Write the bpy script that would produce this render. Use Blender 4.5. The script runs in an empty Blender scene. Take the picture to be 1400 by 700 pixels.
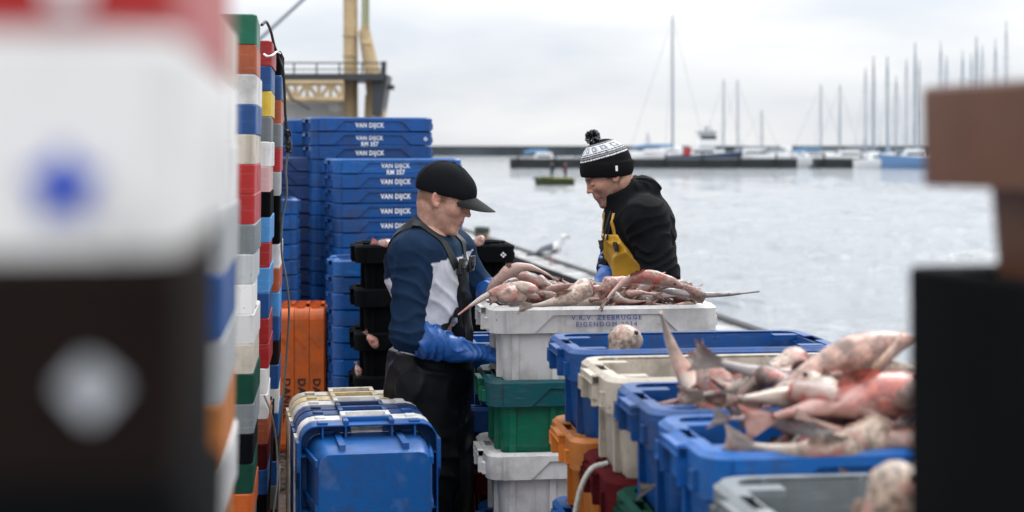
import bpy, bmesh, math, random
import numpy as np
from mathutils import Vector, Matrix, Euler, noise as mnoise
random.seed(7); np.random.seed(7)
R = math.radians
scn = bpy.context.scene
COL = scn.collection

# ------------------------------------------------------------------ camera, world, sun
CAMZ = 1.7; FPX = 2200.0; HOR = 205.0
cam = bpy.data.objects.new('camera', bpy.data.cameras.new('camera')); COL.objects.link(cam)
cam.location = (0, 0, CAMZ); cam.rotation_euler = (R(90), 0, 0)
cam.data.sensor_width = 36; cam.data.lens = FPX/1400*36; cam.data.shift_y = -(350-HOR)/1400
cam.data.clip_end = 6000; cam.data.clip_start = .05
cam.data.dof.use_dof = True; cam.data.dof.focus_distance = 6.0; cam.data.dof.aperture_fstop = 2.9
cam.data.dof.aperture_blades = 0
scn.camera = cam
SUN_EL, SUN_AZ = R(48), R(125)      # azimuth measured from +X towards +Y
SUNDIR = Vector((math.cos(SUN_EL)*math.cos(SUN_AZ-R(60)), math.cos(SUN_EL)*math.sin(SUN_AZ-R(60)), math.sin(SUN_EL)))
sl = bpy.data.lights.new('sun', 'SUN'); sl.energy = 1.2; sl.angle = R(25); sl.color = (1, .97, .93)
so = bpy.data.objects.new('sun', sl); COL.objects.link(so); so.rotation_euler = SUNDIR.to_track_quat('Z', 'Y').to_euler()
world = bpy.data.worlds.new('World'); scn.world = world; world.use_nodes = True
nt = world.node_tree; nt.nodes.clear()
def wn(t, **k):
    n = nt.nodes.new(t)
    for a, b in k.items(): setattr(n, a, b)
    return n
sky = wn('ShaderNodeTexSky', sky_type='NISHITA', sun_disc=False, sun_elevation=SUN_EL, sun_rotation=math.atan2(SUNDIR.x, SUNDIR.y))
tc = wn('ShaderNodeTexCoord'); mp = wn('ShaderNodeMapping'); mp.inputs['Scale'].default_value = (1.3, 1.3, 5.0)
nz = wn('ShaderNodeTexNoise'); nz.inputs['Scale'].default_value = 2.3; nz.inputs['Detail'].default_value = 5; nz.inputs['Roughness'].default_value = .5
cr = wn('ShaderNodeValToRGB')
cr.color_ramp.elements[0].position = .35; cr.color_ramp.elements[0].color = (7.0, 7.5, 8.2, 1)
cr.color_ramp.elements[1].position = .62; cr.color_ramp.elements[1].color = (10.3, 10.3, 10.3, 1)
mx = wn('ShaderNodeMix', data_type='RGBA'); mx.inputs[0].default_value = .98
bg = wn('ShaderNodeBackground'); bg.inputs[1].default_value = .1
wo = wn('ShaderNodeOutputWorld')
L = nt.links.new
L(tc.outputs['Generated'], mp.inputs[0]); L(mp.outputs[0], nz.inputs[0]); L(nz.outputs[0], cr.inputs[0])
sx = wn('ShaderNodeSeparateXYZ'); L(tc.outputs['Generated'], sx.inputs[0])
el = wn('ShaderNodeMapRange'); el.inputs[1].default_value = 0.0; el.inputs[2].default_value = .75; el.inputs[3].default_value = .60; el.inputs[4].default_value = 1.75; L(sx.outputs[2], el.inputs[0])
ml = wn('ShaderNodeVectorMath', operation='SCALE'); L(cr.outputs[0], ml.inputs[0]); L(el.outputs[0], ml.inputs[3])
L(sky.outputs[0], mx.inputs[6]); L(ml.outputs[0], mx.inputs[7]); L(mx.outputs[2], bg.inputs[0]); L(bg.outputs[0], wo.inputs[0])
scn.view_settings.view_transform = 'Standard'; scn.view_settings.look = 'None'
scn.view_settings.exposure = 0.62; scn.view_settings.gamma = 1

# ------------------------------------------------------------------ helpers
def W(px, py, d):                     # photo pixel + distance -> metres
    return Vector(((px-700)/FPX*d, d, CAMZ-(py-HOR)/FPX*d))
def put(name, me, parent=None, loc=None, rot=None):
    o = bpy.data.objects.new(name, me); COL.objects.link(o)
    if parent: o.parent = parent
    if loc is not None: o.location = loc
    if rot is not None: o.rotation_euler = rot
    return o
def tag(o, label, cat, group=None, kind=None):
    if label: o['label'] = label
    if cat: o['category'] = cat
    if group: o['group'] = group
    if kind: o['kind'] = kind
    return o
def struct(o): o['kind'] = 'structure'; return o
def fin(bm, name, mat, smooth=True, ang=35):
    bmesh.ops.recalc_face_normals(bm, faces=bm.faces)
    if smooth:
        a = R(ang)
        for f in bm.faces: f.smooth = True
        for e in bm.edges:
            if len(e.link_faces) == 2 and e.calc_face_angle(0) > a: e.smooth = False
    me = bpy.data.meshes.new(name); bm.to_mesh(me); bm.free()
    for m in (mat if isinstance(mat, (list, tuple)) else [mat]): me.materials.append(m)
    return me
def bx(bm, x0, x1, y0, y1, z0, z1, M=None, bev=0):
    r = bmesh.ops.create_cube(bm, size=1)
    vs = r['verts']
    for v in vs: v.co = Vector(((x0+x1)/2+v.co.x*(x1-x0), (y0+y1)/2+v.co.y*(y1-y0), (z0+z1)/2+v.co.z*(z1-z0)))
    if bev:
        es = list({e for v in vs for e in v.link_edges})
        rr = bmesh.ops.bevel(bm, geom=es, offset=bev, segments=2, affect='EDGES', profile=.6)
        vs = list({v for f in rr['faces'] for v in f.verts} | {v for v in vs if v.is_valid})
    if M is not None:
        for v in vs: v.co = M @ v.co
    return vs
def tube(bm, pts, rad, n=8, cap=True):
    pts = [Vector(p) for p in pts]; rings = []
    rads = rad if isinstance(rad, (list, tuple)) else [rad]*len(pts)
    up = Vector((0, 0, 1)); prev = None
    for i, p in enumerate(pts):
        t = (pts[min(i+1, len(pts)-1)]-pts[max(i-1, 0)]).normalized()
        if prev is None: a = t.cross(up if abs(t.z) < .95 else Vector((1, 0, 0))).normalized()
        else: a = (prev - t*prev.dot(t)).normalized()
        prev = a; b = t.cross(a)
        rings.append([bm.verts.new(p+(a*math.cos(2*math.pi*k/n)+b*math.sin(2*math.pi*k/n))*rads[i]) for k in range(n)])
    for r0, r1 in zip(rings, rings[1:]):
        for k in range(n): bm.faces.new((r0[k], r0[(k+1) % n], r1[(k+1) % n], r1[k]))
    if cap: bm.faces.new(rings[0][::-1]); bm.faces.new(rings[-1])
def cat(pts, n=6):                    # Catmull-Rom
    P = [Vector(p) for p in pts]; P = [P[0]*2-P[1]]+P+[P[-1]*2-P[-2]]; out = []
    for i in range(1, len(P)-2):
        for k in range(n):
            t = k/n; a, b, c, d = P[i-1:i+3]
            out.append(.5*((2*b)+(c-a)*t+(2*a-5*b+4*c-d)*t*t+(3*b-a-3*c+d)*t**3))
    out.append(P[-2]); return out
def prism(bm, poly, y0, y1):          # polygon in x,z extruded over y
    a = [bm.verts.new((x, y0, z)) for x, z in poly]; b = [bm.verts.new((x, y1, z)) for x, z in poly]
    bm.faces.new(a); bm.faces.new(b[::-1]); n = len(poly)
    for i in range(n): bm.faces.new((a[i], b[i], b[(i+1) % n], a[(i+1) % n]))
ORD = ['topmost', 'second', 'third', 'fourth', 'fifth', 'sixth', 'seventh', 'eighth', 'ninth', 'tenth', 'eleventh', 'twelfth', 'thirteenth',
       'fourteenth', 'fifteenth', 'sixteenth', 'seventeenth', 'eighteenth', 'nineteenth', 'twentieth', 'twenty-first', 'twenty-second', 'twenty-third', 'twenty-fourth']

# ------------------------------------------------------------------ materials
def nodes(name):
    m = bpy.data.materials.new(name); m.use_nodes = True; n = m.node_tree; b = n.nodes['Principled BSDF']
    def add(t, ins=None, **k):
        x = n.nodes.new(t)
        for a, v in k.items(): setattr(x, a, v)
        for a, v in (ins or {}).items():
            if hasattr(v, 'is_output') and v.is_output: n.links.new(v, x.inputs[a])
            else: x.inputs[a].default_value = v
        return x
    return m, n, b, add
def mixc(add, f, a, b, blend='MIX'):
    x = add('ShaderNodeMix', {0: f, 6: a, 7: b}, data_type='RGBA', blend_type=blend); return x.outputs[2]
def c4(c): return (c[0], c[1], c[2], 1)
def plain(name, c, rough=.5, metal=0, nscale=0, namt=.3, bump=0, bscale=40, spec=.5):
    m, n, b, add = nodes(name)
    b.inputs['Roughness'].default_value = rough; b.inputs['Metallic'].default_value = metal; b.inputs['Specular IOR Level'].default_value = spec
    tcn = add('ShaderNodeTexCoord')
    if nscale:
        nz = add('ShaderNodeTexNoise', {'Vector': tcn.outputs['Object'], 'Scale': nscale, 'Detail': 6.0})
        mr = add('ShaderNodeMapRange', {0: nz.outputs[0], 1: .35, 2: .65, 3: 0.0, 4: 1.0})
        d = tuple(v*(1-namt) for v in c)
        n.links.new(mixc(add, mr.outputs[0], c4(d), c4(c)), b.inputs['Base Color'])
    else: b.inputs['Base Color'].default_value = c4(c)
    if bump:
        nb = add('ShaderNodeTexNoise', {'Vector': tcn.outputs['Object'], 'Scale': bscale, 'Detail': 5.0})
        bp = add('ShaderNodeBump', {'Height': nb.outputs[0], 'Strength': bump, 'Distance': .01})
        n.links.new(bp.outputs[0], b.inputs['Normal'])
    return m
PL = {}
def plastic(key, c, dirt=.5, scuff=.35):
    m, n, b, add = nodes('plastic_'+key)
    b.inputs['Specular IOR Level'].default_value = .05 if sum(c) < .12 else .38
    dirt = min(.92, dirt*1.3); kd = .12 if sum(c) < .12 else 1.0
    tcn = add('ShaderNodeTexCoord'); oi = add('ShaderNodeObjectInfo')
    off = add('ShaderNodeVectorMath', {0: tcn.outputs['Object'], 1: oi.outputs['Location']}, operation='ADD')
    n1 = add('ShaderNodeTexNoise', {'Vector': off.outputs[0], 'Scale': 7.0, 'Detail': 8.0, 'Roughness': .65})
    n2 = add('ShaderNodeTexNoise', {'Vector': off.outputs[0], 'Scale': 55.0, 'Detail': 4.0, 'Roughness': .7})
    mpn = add('ShaderNodeMapping', {'Vector': off.outputs[0], 'Rotation': (0, .2, 0), 'Scale': (6, 6, 90)})
    n3 = add('ShaderNodeTexNoise', {'Vector': mpn.outputs[0], 'Scale': 2.0, 'Detail': 5.0})
    hs = add('ShaderNodeHueSaturation', {'Color': c4(c)})
    v = add('ShaderNodeMapRange', {0: oi.outputs['Random'], 3: .8, 4: 1.15}); n.links.new(v.outputs[0], hs.inputs['Value'])
    dm = add('ShaderNodeMapRange', {0: n1.outputs[0], 1: .48, 2: .75, 3: 0.0, 4: dirt})
    c1 = mixc(add, dm.outputs[0], hs.outputs[0], (c[0]*.25+.02*kd, c[1]*.25+.017*kd, c[2]*.25+.012*kd, 1))
    sm = add('ShaderNodeMapRange', {0: n3.outputs[0], 1: .56, 2: .74, 3: 0.0, 4: scuff})
    pale = tuple(min(.8, x*.6+.28*(kd if kd < 1 else 1)) for x in c)
    c2 = mixc(add, sm.outputs[0], c1, c4(pale))
    dk = add('ShaderNodeMapRange', {0: n2.outputs[0], 1: .66, 2: .72, 3: 0.0, 4: dirt*.9})
    c3 = mixc(add, dk.outputs[0], c2, (.05*kd, .042*kd, .035*kd, 1))
    mps = add('ShaderNodeMapping', {'Vector': off.outputs[0], 'Scale': (34, 34, 2.2)}); n4 = add('ShaderNodeTexNoise', {'Vector': mps.outputs[0], 'Scale': 1.0, 'Detail': 4.0})
    g = add('ShaderNodeMapRange', {0: n4.outputs[0], 1: .52, 2: .78, 3: 0.0, 4: dirt*.75}); c3 = mixc(add, g.outputs[0], c3, (c[0]*.35+.03*kd, c[1]*.33+.025*kd, c[2]*.3+.02*kd, 1))
    n.links.new(c3, b.inputs['Base Color'])
    rr = add('ShaderNodeMapRange', {0: n1.outputs[0], 1: .3, 2: .7, 3: .28 if kd == 1 else .75, 4: .6 if kd == 1 else .95}); n.links.new(rr.outputs[0], b.inputs['Roughness'])
    bp = add('ShaderNodeBump', {'Height': n1.outputs[0], 'Strength': .25, 'Distance': .01}); n.links.new(bp.outputs[0], b.inputs['Normal'])
    PL[key] = m; return m
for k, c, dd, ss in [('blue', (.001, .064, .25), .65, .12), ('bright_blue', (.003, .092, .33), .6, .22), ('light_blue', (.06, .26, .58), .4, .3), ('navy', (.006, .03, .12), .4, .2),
                 ('white', (.70, .69, .68), .5, .1), ('cream', (.56, .50, .42), .85, .2), ('grey', (.16, .18, .19), .4, .3), ('pale_grey', (.42, .44, .45), .5, .3),
                 ('black', (.0035, .004, .005), .2, .03), ('green', (.0, .13, .07), .4, .1), ('dark_green', (.01, .05, .035), .4, .15), ('orange', (.52, .10, .012), .4, .15),
                 ('rust', (.42, .09, .03), .5, .25), ('red', (.36, .010, .010), .35, .2), ('maroon', (.07, .008, .01), .35, .12), ('yellow', (.6, .42, .04), .4, .3),
                 ('brown', (.10, .036, .016), .3, .04), ('dark_brown', (.012, .008, .007), .3, .03), ('teal', (.0, .07, .085), .5, .2), ('pink', (.58, .35, .34), .5, .3), ('amber', (.52, .17, .025), .55, .15), ('mustard', (.58, .46, .24), .6, .2)]:
    plastic(k, c, dd, ss)
M_white = plain('white_print', (.86, .87, .89), .5, nscale=60, namt=.12)
M_bluep = plain('blue_print', (.01, .06, .45), .5)
M_blk = plain('black_print', (.015, .012, .01), .5)
M_fade = plain('faded_print', (.25, .34, .55), .6, nscale=50, namt=.4)

# ------------------------------------------------------------------ fish boxes
def rrect(a, b, r, nx=10, ny=6, nc=4):
    xs = [-a+r+(2*a-2*r)*i/nx for i in range(nx+1)]; ys = [-b+r+(2*b-2*r)*i/ny for i in range(ny+1)]
    p = [(x, -b) for x in xs]
    def arc(cx, cy, a0): return [(cx+r*math.cos(a0+math.pi/2*k/nc), cy+r*math.sin(a0+math.pi/2*k/nc)) for k in range(1, nc)]
    p += arc(a-r, -b+r, -math.pi/2); p += [(a, y) for y in ys]; p += arc(a-r, b-r, 0)
    p += [(x, b) for x in xs[::-1]]; p += arc(-a+r, b-r, math.pi/2); p += [(-a, y) for y in ys[::-1]]; p += arc(-a+r, -b+r, math.pi)
    return p
BL, BW, BH, SK = .80, .45, .27, .088
def tub_mesh(mat, full, H=BH):
    bm = bmesh.new(); ia, ib = BL/2-.04, BW/2-.028; tp = .06; prev = None
    for z, rr in ((0, .035), (.012, .04), (H*.5, .042), (H-.006, .045)):
        q = (H-z)*tp
        ring = [bm.verts.new((x, y, z)) for x, y in rrect(ia-q-(.006 if z == 0 else 0), ib-q-(.006 if z == 0 else 0), rr)]
        if prev:
            n = len(ring)
            for k in range(n): bm.faces.new((prev[k], prev[(k+1) % n], ring[(k+1) % n], ring[k]))
        else: bm.faces.new(ring[::-1])
        prev = ring
    bmesh.ops.recalc_face_normals(bm, faces=bm.faces)
    bmesh.ops.solidify(bm, geom=bm.faces[:], thickness=.0045)
    if full:
        for x in (-.31, -.17, .17, .31):
            for s in (-1, 1):
                p = [(x-.011, .004), (x+.011, .004), (x+.011, H-.02), (x-.011, H-.02)]
                y0, y1 = ib-H*tp-.004, ib+.003
                vs = [bm.verts.new((a, s*(y0 if z < .1 else y1) if o == 0 else s*((y0 if z < .1 else y1)+.009), z)) for o in (0, 1) for a, z in p]
                f = [(0, 1, 2, 3), (4, 5, 6, 7), (0, 1, 5, 4), (1, 2, 6, 5), (2, 3, 7, 6), (3, 0, 4, 7)]
                for q in f: bm.faces.new([vs[i] for i in q])
        for s in (-1, 1):
            for y in (-.1, .1):
                bx(bm, s*(ia-.02), s*(ia+.004), y-.01, y+.01, .02, H-.02)
    return fin(bm, 'tub', mat)
def rim_mesh(mat, full, H=BH, sk=SK, plates=True, cr=.055):
    bm = bmesh.new(); ia, ib = BL/2-.04, BW/2-.028; oa, ob = BL/2, BW/2
    loops = [rrect(ia, ib, min(cr, .045)), rrect(oa-.012 if cr > .03 else oa-.003, ob-.012 if cr > .03 else ob-.003, cr*.9), rrect(oa, ob, cr), rrect(oa-.001, ob-.001, cr)]
    zs = [H, H+.001, H-(.010 if cr > .03 else .003), H-sk]
    rings = [[bm.verts.new((x, y, z)) for x, y in lp] for lp, z in zip(loops, zs)]
    n = len(rings[0])
    for i in range(3):
        for k in range(n):
            v = (rings[i][k], rings[i][(k+1) % n], rings[i+1][(k+1) % n], rings[i+1][k])
            c = sum((q.co for q in v), Vector())/4
            if i == 0 and abs(c.x) > ia-.005 and abs(c.y) < .07: continue     # hand slot
            bm.faces.new(v)
    bmesh.ops.recalc_face_normals(bm, faces=bm.faces)
    bmesh.ops.solidify(bm, geom=bm.faces[:], thickness=.004)
    if plates:
        z0, z1 = H-sk+.001, H-.008; e = .055
        poly = [(-oa+e, z0), (-.25, z0), (-.185, z1-.018), (.185, z1-.018), (.25, z0), (oa-e, z0), (oa-e, z1), (-oa+e, z1)]
        prism(bm, poly, -ob-.009, -ob+.001); prism(bm, poly, ob-.001, ob+.009)
    for s in (-1, 1):                                                        # end ribs under the lip
        for y in (-.15, -.075, .075, .15):
            bx(bm, s*(ia-.004), s*(oa-.004), y-.003, y+.003, H-sk+.006, H-.004)
    for y in (-1, 1):
        for x in (-.3, -.12, .12, .3): bx(bm, x-.003, x+.003, y*(ib-.006), y*(ob-.005), H-sk+.01, H-.004)
    if full:
        for s in (-1, 1):
            for y in (-.13, .13): bx(bm, s*(ia-.075), s*(ia+.01), y-.021, y+.021, H-.016, H-.003)
    bmesh.ops.triangulate(bm, faces=[f for f in bm.faces if len(f.verts) > 4])
    return fin(bm, 'rim', mat)
def handle_mesh(mat, s, H=BH):
    bm = bmesh.new(); o = BL/2
    bx(bm, s*(o-.003), s*(o+.013), -.082, -.066, H-.085, H-.012, bev=.003); bx(bm, s*(o-.003), s*(o+.013), .066, .082, H-.085, H-.012, bev=.003)
    bx(bm, s*(o-.003), s*(o+.015), -.082, .082, H-.03, H-.011, bev=.003)
    for y in (-.15, .15): bx(bm, s*(o-.003), s*(o+.007), y-.017, y+.017, H-.075, H-.04, bev=.003)
    return fin(bm, 'handle', mat)
def text_mesh(txt, size, mat, sx=1.0, depth=.001, space=1.0, off=.028):
    c = bpy.data.curves.new('t', 'FONT'); c.body = txt; c.size = size; c.extrude = depth; c.align_x = 'CENTER'; c.align_y = 'CENTER'
    c.space_line = 1.0; c.space_character = space; c.resolution_u = 2; c.offset = size*off
    o = bpy.data.objects.new('t', c); COL.objects.link(o); dg = bpy.context.evaluated_depsgraph_get()
    me = bpy.data.meshes.new_from_object(o.evaluated_get(dg)); bpy.data.objects.remove(o); bpy.data.curves.remove(c)
    me.materials.clear(); me.materials.append(mat); me.name = 'lettering'
    me.transform(Matrix.Diagonal((sx, 1, 1, 1))); return me
def emblem_mesh(size, mat, kind='petals'):
    bm = bmesh.new()
    if kind == 'petals':
        for k in range(4):
            a = k*math.pi/2; c = Vector((math.cos(a), math.sin(a)))*size*.3; w = size*.2
            vs = [bm.verts.new((c.x+w*math.cos(t), c.y+w*math.sin(t), 0)) for t in [a, a+math.pi/2, a+math.pi, a-math.pi/2]]; bm.faces.new(vs)
    elif kind == 'diamond':
        bm.faces.new([bm.verts.new((size*.5*x, size*.5*y, 0)) for x, y in ((1, 0), (.2, .75), (-.2, .9), (-1, 0), (-.15, -1), (.15, -1))])
    else:
        n = 10; vs = [bm.verts.new((size*.5*(1 if i % 2 == 0 else .62)*math.sin(i*math.pi/5), size*.5*(1 if i % 2 == 0 else .62)*math.cos(i*math.pi/5), 0)) for i in range(n)]
        bm.faces.new(vs)
    r = bmesh.ops.extrude_face_region(bm, geom=bm.faces[:])
    for v in [g for g in r['geom'] if isinstance(g, bmesh.types.BMVert)]: v.co.z += .0012
    return fin(bm, 'emblem', mat, smooth=False)
CACHE = {}
def memo(k, f):
    if k not in CACHE: CACHE[k] = f()
    return CACHE[k]
FRONT = Matrix.Rotation(R(90), 4, 'X')       # text lying in xy -> standing, facing -y
def add_print(box, me, x, z, name, y=-BW/2-.0015, rot=0):
    o = put(name, me, box); o.matrix_local = Matrix.Translation((x, y, z)) @ FRONT @ Matrix.Rotation(rot, 4, 'Z'); return o
def fish_box(color, label, group, full=True, handles=True, H=BH, sk=SK, rimc=None, name='fish_box', cat='fish box', plates=True, cr=.055):
    root = put(name, None); root.empty_display_size = .1
    tag(root, label, cat, group)
    put('tub', memo(('tub', color, full, H), lambda: tub_mesh(PL[color], full, H)), root)
    rc = rimc or color
    put('rim', memo(('rim', rc, full, H, sk, plates, cr), lambda: rim_mesh(PL[rc], full, H, sk, plates, cr)), root)
    if handles:
        for s in (-1, 1): put('handle', memo(('h', color, s, H), lambda: handle_mesh(PL[color], s, H)), root)
    return root
def seat(o, yaw, local, world, pre=None, tilt=0):
    M = Matrix.Rotation(yaw, 4, 'Z') @ (Matrix.Rotation(tilt, 4, 'Y') if tilt else Matrix.Identity(4)) @ (pre or Matrix.Identity(4))
    o.matrix_world = Matrix.Translation(Vector(world) - M @ Vector(local)) @ M
def vp(x): return math.atan2(700-x, FPX)
# ------------------------------------------------------------------ the setting
WZ = -1.5
def water_mat():
    m, n, b, add = nodes('harbour_water'); b.inputs['Base Color'].default_value = (.19, .21, .23, 1); b.inputs['Roughness'].default_value = .05
    b.inputs['IOR'].default_value = 1.33
    g = add('ShaderNodeNewGeometry')
    m1 = add('ShaderNodeMapping', {'Vector': g.outputs['Position'], 'Scale': (.8, 1.0, 1)}); m2 = add('ShaderNodeMapping', {'Vector': g.outputs['Position'], 'Scale': (.12, .05, 1)})
    a = add('ShaderNodeTexNoise', {'Vector': m1.outputs[0], 'Scale': 3.0, 'Detail': 6.0, 'Roughness': .6, 'Distortion': .6})
    c = add('ShaderNodeTexNoise', {'Vector': m2.outputs[0], 'Scale': 1.5, 'Detail': 5.0})
    s = add('ShaderNodeMath', {0: c.outputs[0], 1: 3.0}, operation='MULTIPLY'); t = add('ShaderNodeMath', {0: a.outputs[0], 1: s.outputs[0]}, operation='ADD')
    bp = add('ShaderNodeBump', {'Height': t.outputs[0], 'Strength': 1.0, 'Distance': .12}); n.links.new(bp.outputs[0], b.inputs['Normal'])
    return m
bm = bmesh.new()
vs = [bm.verts.new(p) for p in ((-2500, -60, WZ-.12), (2500, -60, WZ-.12), (2500, 5000, WZ-.12), (-2500, 5000, WZ-.12))]; bm.faces.new(vs)
M_water = water_mat()
struct(put('harbour_basin', fin(bm, 'water', M_water, False)))
def wave_sheet():
    ys = [9.0]
    while ys[-1] < 900: ys.append(ys[-1]+min(6, max(.09, ys[-1]**2/7040*.85)))
    ys = np.array(ys); nx = 760; t = np.linspace(-1, 1, nx); Y = np.repeat(ys[:, None], nx, 1); X = t[None, :]*(ys[:, None]*.52+16)
    rs = np.random.RandomState(4); Zw = np.zeros_like(X)
    mod = .6+.4*np.sin(X*.11+2*np.sin(Y*.05))*np.sin(Y*.13+1.5*np.sin(X*.07))
    for i in range(34):
        lam = .28*(1.105**i); an = rs.normal(R(78), .55); k = 2*np.pi/lam; ph = rs.uniform(0, 6.28)
        res = np.clip((lam/(Y**2/7040*.85+.05)-1.2)/2, .12, 1)
        w = k*(X*np.cos(an)+Y*np.sin(an))+ph+1.3*np.sin(X*.6*lam**-.5+i)+.9*np.sin(Y*.45*lam**-.5+2*i)
        Zw += (1-2*np.abs(np.sin(w*.5)))*lam*.019*res*(mod if lam < 1.6 else .5)
    V = np.stack([X, Y, WZ+Zw], -1).reshape(-1, 3).astype(np.float32); n0 = len(ys); idx = np.arange(n0*nx).reshape(n0, nx)
    F = np.stack([idx[:-1, :-1], idx[:-1, 1:], idx[1:, 1:], idx[1:, :-1]], -1).reshape(-1, 4).astype(np.int32)
    me = bpy.data.meshes.new('water'); me.vertices.add(len(V)); me.vertices.foreach_set('co', V.ravel()); me.loops.add(F.size); me.polygons.add(len(F))
    me.loops.foreach_set('vertex_index', F.ravel()); me.polygons.foreach_set('loop_start', (np.arange(len(F))*4).astype(np.int32)); me.update(calc_edges=True)
    me.polygons.foreach_set('use_smooth', np.ones(len(F), bool)); me.materials.append(M_water); return me
struct(put('water', wave_sheet()))
def wet_mat(name, c, r0, r1):
    m, n, b, add = nodes(name); g = add('ShaderNodeNewGeometry')
    a = add('ShaderNodeTexNoise', {'Vector': g.outputs['Position'], 'Scale': 1.6, 'Detail': 7.0}); d = add('ShaderNodeTexNoise', {'Vector': g.outputs['Position'], 'Scale': 45.0, 'Detail': 4.0})
    f = add('ShaderNodeMapRange', {0: a.outputs[0], 1: .4, 2: .6}); n.links.new(mixc(add, f.outputs[0], c4(c), c4([v*.45 for v in c])), b.inputs['Base Color'])
    r = add('ShaderNodeMapRange', {0: a.outputs[0], 1: .4, 2: .6, 3: r1, 4: r0}); n.links.new(r.outputs[0], b.inputs['Roughness'])
    bp = add('ShaderNodeBump', {'Height': d.outputs[0], 'Strength': .3, 'Distance': .008}); n.links.new(bp.outputs[0], b.inputs['Normal']); return m
QA, QB = Vector((2.14, 15.2)), Vector((-.62, 31.0)); qd = (QB-QA).normalized()
def qp(y, off=0):                       # point on the quay edge at world y, moved inland by off
    t = (y-QA.y)/qd.y; p = QA+qd*t; return p + Vector((-qd.y, qd.x))*off
bm = bmesh.new()
e0, e1 = qp(-12, .5), qp(36, .5)
poly = [(e0.x, e0.y), (e1.x, e1.y), (-60, 36), (-60, -12)]
top = [bm.verts.new((x, y, 0)) for x, y in poly]; bot = [bm.verts.new((x, y, -3)) for x, y in poly]
bm.faces.new(top[::-1])
for i in range(4): bm.faces.new((top[i], top[(i+1) % 4], bot[(i+1) % 4], bot[i]))
struct(put('quay_ground', fin(bm, 'quay_ground', wet_mat('wet_concrete', (.09, .08, .075), .12, .5), False)))
bm = bmesh.new(); a0, a1, b0, b1 = qp(-12, 0), qp(36, 0), qp(-12, .497), qp(36, .497)
lo = [bm.verts.new((p.x, p.y, -3)) for p in (a0, a1, b1, b0)]
hi = [bm.verts.new((p.x, p.y, .06)) for p in (qp(-12, .03), qp(36, .03), b1, b0)]
bm.faces.new(hi); bm.faces.new(lo[::-1])
for i in range(4): bm.faces.new((lo[i], lo[(i+1) % 4], hi[(i+1) % 4], hi[i]))
struct(put('quay_edge', fin(bm, 'quay_edge', wet_mat('coping_concrete', (.34, .34, .335), .08, .35), False)))
# fender beam and pipe lying on the quay
def along(y0, y1, off, z, rad, n=12, k=10):
    bm = bmesh.new(); pts = []
    for i in range(k+1):
        p = qp(y0+(y1-y0)*i/k, off); pts.append((p.x+.01*math.sin(i*2.1), p.y, z))
    tube(bm, pts, rad, n); return bm
tag(put('rubber_fender', fin(along(12, 30, .78, .1, .1), 'fender', plain('wet_rubber', (.005, .005, .006), .9, bump=.4, spec=.05))),
    'long black rubber fender lying along the quay edge behind the white box', 'fender')
tag(put('edge_strip', fin(along(-10, 35, .03, .05, .055, 8), 'strip', plain('edge_rubber', (.012, .012, .014), .5))), 'thin black rubber strip along the very edge of the quay', 'edge strip')
tag(put('steel_pipe', fin(along(11, 27, 1.2, .09, .09), 'pipe', plain('galvanised', (.55, .56, .56), .3, .3, nscale=4, namt=.35))),
    'pale grey pipe lying on the quay inland of the black fender', 'pipe')
# mooring post
bm = bmesh.new(); p = W(659, 333, 26.5); p.z = 0
tube(bm, [(0, 0, 0), (0, 0, .02), (0, 0, .021), (0, 0, .3), (0, 0, .31), (0, 0, .42), (0, 0, .44)], [.16, .16, .1, .095, .125, .125, .1], 16)
po = put('mooring_post', fin(bm, 'post', plain('post_green', (.02, .04, .035), .5, nscale=8, namt=.6)), loc=(p.x, p.y, 0))
tag(po, 'short dark green mooring post on the quay edge beside the capped man', 'mooring post')
bm = bmesh.new()
tube(bm, [(.11*math.cos(t), .11*math.sin(t), .1+.012*t) for t in [i*.4 for i in range(48)]], .022, 6)
put('rope', fin(bm, 'rope', plain('old_rope', (.28, .18, .1), .9, nscale=30)), po)

# ------------------------------------------------------------------ far harbour
M_stone = plain('far_stone', (.07, .085, .10), .9, nscale=.05, namt=.4)
bm = bmesh.new()
bx(bm, -400, 900, 870, 878, WZ-2, 3.2); bx(bm, -400, 900, 866, 870, WZ-2, 1.4); bx(bm, -400, 900, 876, 879, 3.2, 3.9)
tag(put('breakwater', fin(bm, 'breakwater', M_stone, False)), 'long low grey breakwater wall along the horizon', 'breakwater', kind='structure')
M_pont = plain('pontoon_wall', (.018, .024, .028), .7, nscale=.8, namt=.5)
M_deck = plain('deck_grey', (.2, .21, .22), .8)
def pontoon(x0, x1, d, label, h0=0.0):
    a, b = W(x0, 210, d), W(x1, 210, d); Lx = b.x-a.x; r = put('floating_pontoon', None, loc=(a.x, d, WZ)); tag(r, label, 'pontoon', 'dark marina pontoons')
    bm = bmesh.new(); bx(bm, 0, Lx, 0, 3, -.4, 1.55+h0); put('wall', fin(bm, 'wall', M_pont, False), r)
    bm = bmesh.new(); bx(bm, -.1, Lx+.1, -.1, 3.1, 1.553+h0, 1.75+h0); put('deck', fin(bm, 'deck', M_deck, False), r)
    x = 1.5
    while x < Lx:
        bm = bmesh.new(); tube(bm, [(0, 0, -1), (0, 0, 2.6+h0)], .18, 8); put('pile', memo(('pile', h0), lambda: fin(bm, 'pile', M_pont)), r, loc=(x, -.35, 0)); x += 6.5
pontoon(697, 1090, 284, 'long dark pontoon behind the man in the bobble hat')
pontoon(1115, 1262, 284, 'shorter dark pontoon on the right below the crowd of masts')
M_hull = plain('boat_white', (.72, .73, .74), .35); M_blueh = plain('boat_blue', (.14, .26, .46), .4); M_navy = plain('boat_navy', (.02, .04, .09), .4)
M_cov = plain('blue_cover', (.1, .24, .42), .8); M_gcov = plain('grey_cover', (.2, .22, .25), .8); M_win = plain('dark_window', (.02, .025, .03), .15)
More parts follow.
